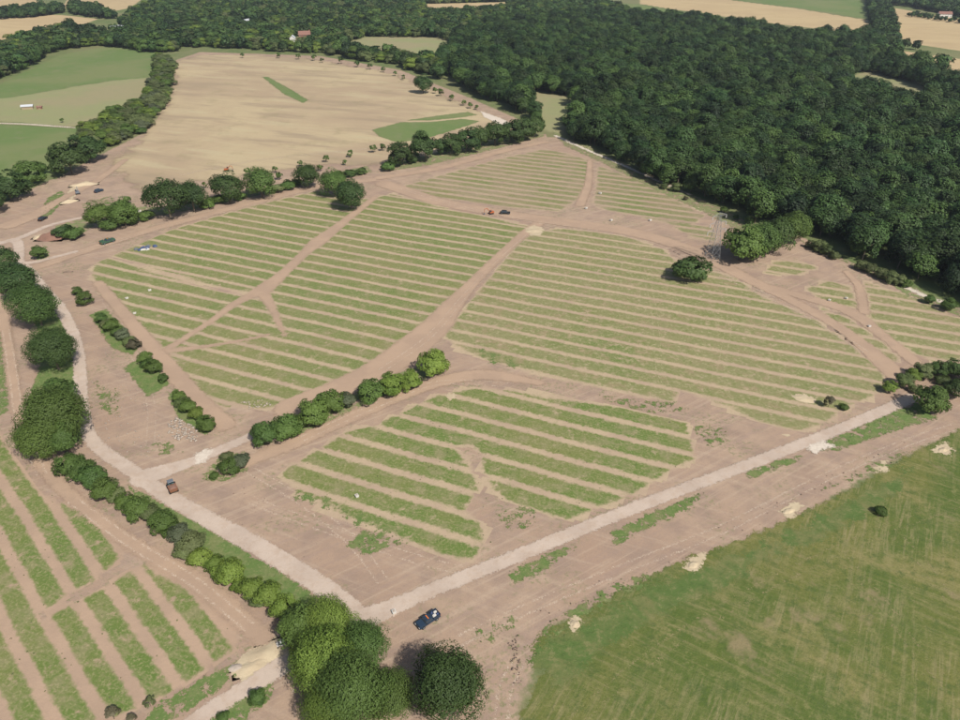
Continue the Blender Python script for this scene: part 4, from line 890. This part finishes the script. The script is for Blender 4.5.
# blue sheeting bundles by the green pickup
def lump(px, sx, sy, h, mat, name, label, cat, seed, hd=0.0, group=None, seg=18):
    """an irregular heap"""
    r = np.random.default_rng(seed); x, y = g1(*px); n = seg; V = []; I = np.arange(n * n).reshape(n, n)
    u = np.linspace(-1.15, 1.15, n); X, Y = np.meshgrid(u, u); ph = r.uniform(0, 6.28, 8)
    rad = np.hypot(X, Y) * (1 + .10 * np.sin(2 * np.arctan2(Y, X) + ph[0]) + .05 * np.sin(5 * np.arctan2(Y, X) + ph[1]))
    Z = np.clip(1 - rad, -.08, 1) ** 1.0 * h; Z = np.where(rad < 1, np.clip(1 - rad ** 1.6, 0, 1) * h, -.05)
    Z += np.where(rad < .95, h * .16 * np.sin(X * 4.3 + ph[2]) * np.sin(Y * 5.1 + ph[3]) + r.normal(0, h * .05, X.shape), 0)
    V = np.c_[(X * sx).ravel(), (Y * sy).ravel(), Z.ravel()]
    q = np.stack([I[:-1, :-1], I[:-1, 1:], I[1:, 1:], I[1:, :-1]], -1).reshape(-1, 4)
    me = mesh_np(name, V, q, Mt[mat], smooth=True); o = link(name, me); o.location = (x, y, .07); o.rotation_euler = (0, 0, hd)
    o['label'] = label; o['category'] = cat
    if group: o['group'] = group
    return o
x, y = g1(145, 249); o = thing('sheeting_bundle', 'crumpled blue and grey sheeting bundles beside the green pickup', 'tarpaulin', (x, y, .08))
for k in range(9):
    a, b = random.uniform(-5.5, 4.0), random.uniform(-2.0, 3.0)
    if k < 4: a, b = random.uniform(-1.6, 2.2), random.uniform(-1.4, 1.2)
    w, d, h = random.uniform(.6, 1.4), random.uniform(.4, .9), random.uniform(.35, .9)
    ob = bm_obj('bundle', lambda bm: box(bm, -w, w, -d, d, 0, h, w * .25, d * .3, .12), 'blue' if k < 5 else ('grey' if k % 2 else 'white'), o); ob.location = (a, b, 0); ob.rotation_euler = (0, 0, random.uniform(0, 3))
lump((52, 238), 5.5, 3.6, 2.6, 'earth', 'spoil_heap', 'rusty red earth heap by the upper road junction', 'heap', 1)
lump((39, 238), 2.6, 1.6, .9, 'sand', 'sand_heap', 'pale sand heap left of the rusty earth heap', 'heap', 2)
lump((69, 202), 4.2, 2.0, 1.0, 'sand', 'sand_heap', 'sand heap beside the curved verge above the junction', 'heap', 3, .8)
lump((84, 185), 6.5, 2.2, 1.2, 'sand', 'sand_heap', 'long sand ridge by the dark excavator', 'heap', 4, .35)
lump((270, 652), 5.2, 2.2, 0.35, 'sand', 'sand_heap', 'wide sand heap spread left of the big tree clump', 'heap', 5, .45)
lump((252, 666), 3.2, 1.6, 0.3, 'sand', 'sand_heap', 'yellow sand heap above the bottom-left road', 'heap', 6, .4)
lump((236, 668), 1.3, .9, .35, 'stone', 'stone_heap', 'small white stone heap at the tip of the spread sand', 'heap', 7)
lump((693, 565), 1.5, .8, 0.3, 'sand', 'sand_heap', 'sand heap on the edge of the rough grass field', 'heap', 8, .5)
lump((575, 624), .9, 1.0, 0.35, 'sand', 'sand_heap', 'nearest sand heap in the rough grass field', 'heap', 9)
lump((789, 511), 1.6, .8, 0.3, 'sand', 'sand_heap', 'sand heap at the middle of the rough field margin', 'heap', 10, .5)
lump((804, 399), 3.4, 1.7, 0.45, 'sand', 'sand_heap', 'yellow spoil heap between strips near the straight road', 'heap', 11, -.3)
lump((533, 231), 4.0, 2.2, 0.45, 'sand', 'sand_heap', 'pale sand heap at the top of the long diagonal track', 'heap', 12)
lump((68, 272), 1.6, .5, .5, 'darksoil', 'spoil_heap', 'low dark earth ridge right of the road bend', 'heap', 13, .2)
lump((943, 450), 1.5, .9, 0.3, 'sand', 'sand_heap', 'sand heap near the right end of the rough field', 'heap', 14, .5)
for k, (p, lb) in enumerate((((140, 212), 'white bulk bag under the upper hedgerow trees'), ((600, 194), 'white bulk bag in the far right striped field'), ((586, 209), 'pale bulk bag on the track in the far field'), ((611, 221), 'white bulk bag beside the far crossing track'),
                             ((650, 221), 'cream bulk bag left of the pylon'), ((829, 301), 'left cream bag in the small striped triangle'), ((846, 299), 'right cream bag in the small striped triangle'), ((869, 327), 'cream bag at the fork of the right-hand tracks'),
                             ((394, 613), 'small white bag at the road corner'), ((127, 299), 'white bag at the left end of the upper strips'), ((150, 291), 'white bag among the upper strips near the left end'), ((357, 497), 'white bag lying in the lower striped field'), ((135, 314), 'small white bag beside the reddish track'))):
    x, y = g1(*p); s = min(.9, max(.45, mpp(*p) * 1.3)); o = thing('bulk_bag', lb, 'bag', (x, y, .12), random.uniform(0, 3))
    bm_obj('sack', lambda bm: box(bm, -s, s, -s * .8, s * .8, 0, s * 1.2, -.05, -.04, .12 * s), 'white', o)
    bm_obj('sack_top', lambda bm: box(bm, -s * .8, s * .8, -s * .6, s * .6, s * 1.205, s * 1.45, s * .3, s * .25, .05), 'stone', o)
# rubble spread of pale stones
def rubble(px, n, name, label, smin, smax, mat='stone'):
    P = G(px); x0, y0, x1, y1 = bnd(P, 0); r = np.random.default_rng(len(label)); Vs, Fs, o = [], [], 0; c = 0
    base = np.array([(-1, -1, -1), (1, -1, -1), (1, 1, -1), (-1, 1, -1), (-1, -1, 1), (1, -1, 1), (1, 1, 1), (-1, 1, 1)], float)
    F = np.array([(3, 2, 1, 0), (4, 5, 6, 7), (0, 1, 5, 4), (1, 2, 6, 5), (2, 3, 7, 6), (3, 0, 4, 7)])
    while c < n:
        p = np.array([r.uniform(x0, x1), r.uniform(y0, y1)])
        if poly_sd(p[None], P)[0] < 0: continue
        s = r.uniform(smin, smax) * r.uniform(.5, 1); a = r.uniform(0, 6.28); V = base * s * r.uniform(.5, 1.1, (8, 3)) * np.array([1.2, .9, .6])
        V[:, :2] = V[:, :2] @ np.array([[math.cos(a), math.sin(a)], [-math.sin(a), math.cos(a)]])
        Vs.append(V + np.array([p[0], p[1], .1 + s * .35])); Fs.append(F + o); o += 8; c += 1
    ob = link(name, mesh_np(name, np.vstack(Vs), np.vstack(Fs), Mt[mat]), kind='stuff'); ob['label'] = label; ob['category'] = 'rubble'
rubble([(166, 425), (176, 418), (190, 424), (200, 432), (196, 442), (178, 441), (168, 434)], 190, 'rubble', 'spread of pale broken stone beside the grass wedge', .12, .4)
rubble([(240, 402), (262, 400), (272, 405), (250, 410)], 40, 'rubble', 'pale broken stone at the lower corner of the upper strips', .12, .35)
rubble([(508, 640), (516, 640), (524, 680), (514, 690)], 60, 'rubble', 'dark clods along the soil beside the rough field', .08, .22, 'darksoil')
rubble([(215, 480), (260, 465), (300, 520), (330, 570), (240, 530)], 50, 'rubble', 'clods strewn over the bare soil by the road fork', .05, .13, 'darksoil')
rubble([(470, 640), (700, 535), (900, 440), (920, 450), (720, 545), (520, 640)], 70, 'rubble', 'clods strewn along the soil below the straight road', .06, .16, 'darksoil')
rubble([(95, 340), (130, 380), (165, 430), (150, 465), (100, 440), (90, 390)], 180, 'rubble', 'stones strewn on the bare soil inside the road bend', .07, .22)

# lattice pylon
x, y = g1(711, 262); o = thing('lattice_pylon', 'pale steel lattice pylon beside the tree clump', 'pylon', (x, y, 0), R(25))
H = 21.0
def wid(z): return 2.1 * (1 - z / H) + .28
for sx, sy in ((-1, -1), (1, -1), (1, 1), (-1, 1)):
    bm_obj('leg', lambda bm: bar(bm, (sx * wid(0), sy * wid(0), 0), (sx * wid(H), sy * wid(H), H), .075), 'steel', o)
zs = [0, 3.2, 6.2, 8.9, 11.3, 13.4, 15.3, 17.0, 18.6, 20.0]
def braces(bm):
    for a, b in zip(zs[:-1], zs[1:]):
        wa, wb = wid(a), wid(b)
        for (p, q) in (((-1, -1), (1, -1)), ((1, -1), (1, 1)), ((1, 1), (-1, 1)), ((-1, 1), (-1, -1))):
            bar(bm, (p[0] * wa, p[1] * wa, a), (q[0] * wb, q[1] * wb, b), .03, 4); bar(bm, (q[0] * wa, q[1] * wa, a), (p[0] * wb, p[1] * wb, b), .03, 4)
            bar(bm, (p[0] * wb, p[1] * wb, b), (q[0] * wb, q[1] * wb, b), .03, 4)
bm_obj('lattice_bracing', braces, 'steel', o)
for z, L in ((13.4, 4.6), (16.6, 4.0), (19.6, 3.4)):
    ar = bm_obj('cross_arm', lambda bm: [(bar(bm, (s * wid(z), t_ * wid(z), z), (s * L, 0, z + .2), .045, 4), bar(bm, (s * wid(z + 1.1), t_ * wid(z + 1.1), z + 1.1), (s * L, 0, z + .2), .035, 4)) for s in (-1, 1) for t_ in (-1, 1)], 'steel', o)
    for s in (-1, 1): bm_obj('insulator', lambda bm: [cyl(bm, (s * L, 0, z - .1 - .22 * k), .17, .1, 'Z', 10) for k in range(6)], 'white', ar)

# buildings
def house(px, hd, w, d, eave, ridge, wall, roof, label, cat='house', name='house', chimney=True, windows=True):
    x, y = g1(*px); o = thing(name, label, cat, (x, y, .05), hd)
    bm_obj('wall', lambda bm: box(bm, -w / 2, w / 2, -d / 2, d / 2, 0, eave, bev=0), wall, o)
    def gab(bm):
        for s in (-1, 1):
            a = [bm.verts.new((s * w / 2, yy, zz)) for yy, zz in ((-d / 2, eave), (d / 2, eave), (0, ridge - .12))]
            b = [bm.verts.new((s * (w / 2 - .25), yy, zz)) for yy, zz in ((-d / 2, eave), (d / 2, eave), (0, ridge - .12))]
            bm.faces.new(a); bm.faces.new(b[::-1])
            for i in range(3): bm.faces.new((a[i], a[(i + 1) % 3], b[(i + 1) % 3], b[i]))
    bm_obj('gable', gab, wall, o)
    def rf(bm):
        e = .45
        for s in (-1, 1):
            lo, hi = [], []
            for xx in (-w / 2 - e, w / 2 + e):
                lo += [bm.verts.new((xx, s * (d / 2 + e), eave - .25)), bm.verts.new((xx, 0, ridge))]
                hi += [bm.verts.new((xx, s * (d / 2 + e), eave - .03)), bm.verts.new((xx, 0, ridge + .22))]
            for q in ((lo[0], lo[1], lo[3], lo[2]), (hi[0], hi[2], hi[3], hi[1]), (lo[0], lo[2], hi[2], hi[0]), (lo[0], hi[0], hi[1], lo[1]), (lo[2], lo[3], hi[3], hi[2])): bm.faces.new(q)
    r = bm_obj('roof', rf, roof, o)
    if chimney: bm_obj('chimney', lambda bm: box(bm, w * .28, w * .28 + .9, -.45, .45, ridge - .6, ridge + 1.3, .02, .02, .03), 'brick', r)
    if windows:
        n = max(2, int(w / 3.4))
        for k in range(n):
            cx = -w / 2 + (k + .5) * w / n
            for zf in ([1.0, 3.6] if eave > 4.4 else [1.1]):
                wn = bm_obj('window', lambda bm: box(bm, cx - .6, cx + .6, -d / 2 - .06, -d / 2 + .02, zf, zf + 1.2, bev=.0), 'white', o)
                bm_obj('pane', lambda bm: box(bm, cx - .5, cx + .5, -d / 2 - .085, -d / 2 - .062, zf + .1, zf + 1.1, bev=.0), 'glass', wn)
    bm_obj('door', lambda bm: box(bm, -.5, .5, -d / 2 - .05, -d / 2 + .02, 0, 2.05, bev=0), 'wood', o)
house((306, 39), R(12), 16, 9, 5.2, 9.0, 'brick', 'roof', 'red-brown tiled brick house among trees above the straw field')
house((293, 42), R(95), 7, 6, 4.6, 7.4, 'render', 'paleroof', 'small white gabled outbuilding left of the brick house', 'outbuilding', 'outbuilding', False)
house((115, 30), R(15), 13, 9, 3.6, 5.6, 'grey', 'paleroof', 'left pale-roofed shed among the upper left trees', 'shed', 'shed', False)
house((126, 30), R(15), 10, 8, 3.6, 5.6, 'grey', 'paleroof', 'right pale-roofed shed among the upper left trees', 'shed', 'shed', False)
house((247, 23), R(75), 15, 7, 3.4, 5.0, 'render', 'paleroof', 'white barn half hidden in the far wood', 'barn', 'barn', False)
house((28, 109), R(18), 7.5, 3.4, 2.2, 3.0, 'wood', 'paleroof', 'white-roofed field stable in the parched pasture', 'stable', 'stable', False, False)
house((40, 109), R(10), 3.2, 2.2, 1.6, 2.1, 'brick', 'roof', 'little dark hut right of the field stable', 'hut', 'hut', False, False)
house((944, 17), R(-10), 18, 9, 4.5, 7.5, 'render', 'roof', 'pale farmhouse at the top right corner', 'house', 'house')
# post-and-rail line below the stable
x0, y0 = g1(-10, 124); x1, y1 = g1(74, 128.5); o = thing('paddock_fence', 'pale timber fence between the parched and the green pasture', 'fence', (x0, y0, 0))
n = 34; dx, dy = x1 - x0, y1 - y0
post = None
for k in range(n + 1):
    if post is None: post = bm_obj('post', lambda bm: box(bm, -.10, .10, -.10, .10, -.1, 1.35, bev=.02), 'wood', o); ob = post
    else: ob = link('post', post.data, o)
    ob.location = (dx * k / n, dy * k / n, 0)
for z in (.55, 1.1): bm_obj('rail', lambda bm: bar(bm, (0, 0, z), (dx, dy, z), .06, 6), 'wood', o)

# ------------------------------------------------------------------ weeds: tufts of rank grass and docks on the soil margins
def weeds(polys, dens, name, label, mats, smin, smax, seed):
    r = np.random.default_rng(seed); Ps = []
    for pl in polys:
        P = G(pl); x0, y0, x1, y1 = bnd(P, 2.0); n = int((x1 - x0) * (y1 - y0) * dens)
        Q = np.c_[r.uniform(x0, x1, n), r.uniform(y0, y1, n)]; s = poly_sd(Q, P); Ps.append(Q[s + r.normal(0, .8, n) > 0])
    P = np.vstack(Ps); n = len(P); s = r.uniform(smin, smax, n) * r.uniform(.5, 1, n)
    nb = 6; P3 = np.repeat(np.c_[P, np.full(n, .14)], nb, 0); S = np.repeat(s, nb)[:, None]
    d = r.normal(size=(n * nb, 3)); d[:, 2] = np.abs(d[:, 2]) + .3; d /= np.linalg.norm(d, axis=1)[:, None]
    c = P3 + d * S * .6; a = np.cross(d, r.normal(size=d.shape)); a /= np.linalg.norm(a, axis=1)[:, None]; b = np.cross(d, a)
    V = np.stack([c - a * S * .45, c - b * S * .4, c + a * S * .45, c + b * S * .4], 1).reshape(-1, 3); V[:, 2] = np.maximum(V[:, 2], .1)
    me = mesh_np(name, V, np.arange(len(V)).reshape(-1, 4), LM[mats], {'tint': np.repeat(r.uniform(0, 1, n), nb * 4)})
    o = link(name, me, kind='stuff'); o['label'] = label; o['category'] = 'weeds'
weeds(verges + weedy, .22, 'weeds', 'tufts of rank grass and weeds on the verges', 'scrub', .14, .36, 3)
weeds([fieldA, [(160, 585), (195, 600), (236, 634), (233, 650), (176, 690), (110, 718), (0, 720), (0, 440), (118, 553)]], .05, 'weeds', 'weed tufts scattered over the lower striped fields', 'scrub', .12, .35, 5)

# ------------------------------------------------------------------ haze
hz = bpy.data.materials.new('haze_air'); hz.use_nodes = True; ht = hz.node_tree; ht.nodes.clear()
pv = ht.nodes.new('ShaderNodeVolumePrincipled'); pv.inputs['Color'].default_value = (.80, .88, 1, 1); pv.inputs['Density'].default_value = 0.00007; pv.inputs['Anisotropy'].default_value = .2
ho = ht.nodes.new('ShaderNodeOutputMaterial'); ht.links.new(pv.outputs[0], ho.inputs['Volume'])
bm = bmesh.new(); bmesh.ops.create_cube(bm, size=1); me = bpy.data.meshes.new('haze'); bm.to_mesh(me); bm.free(); me.materials.append(hz)
h = link('haze', me, kind='stuff'); h.scale = (14400, 14400, 124); h.location = (0, 400, 61)
h['label'] = 'thin pale summer haze over the whole countryside'; h['category'] = 'haze'
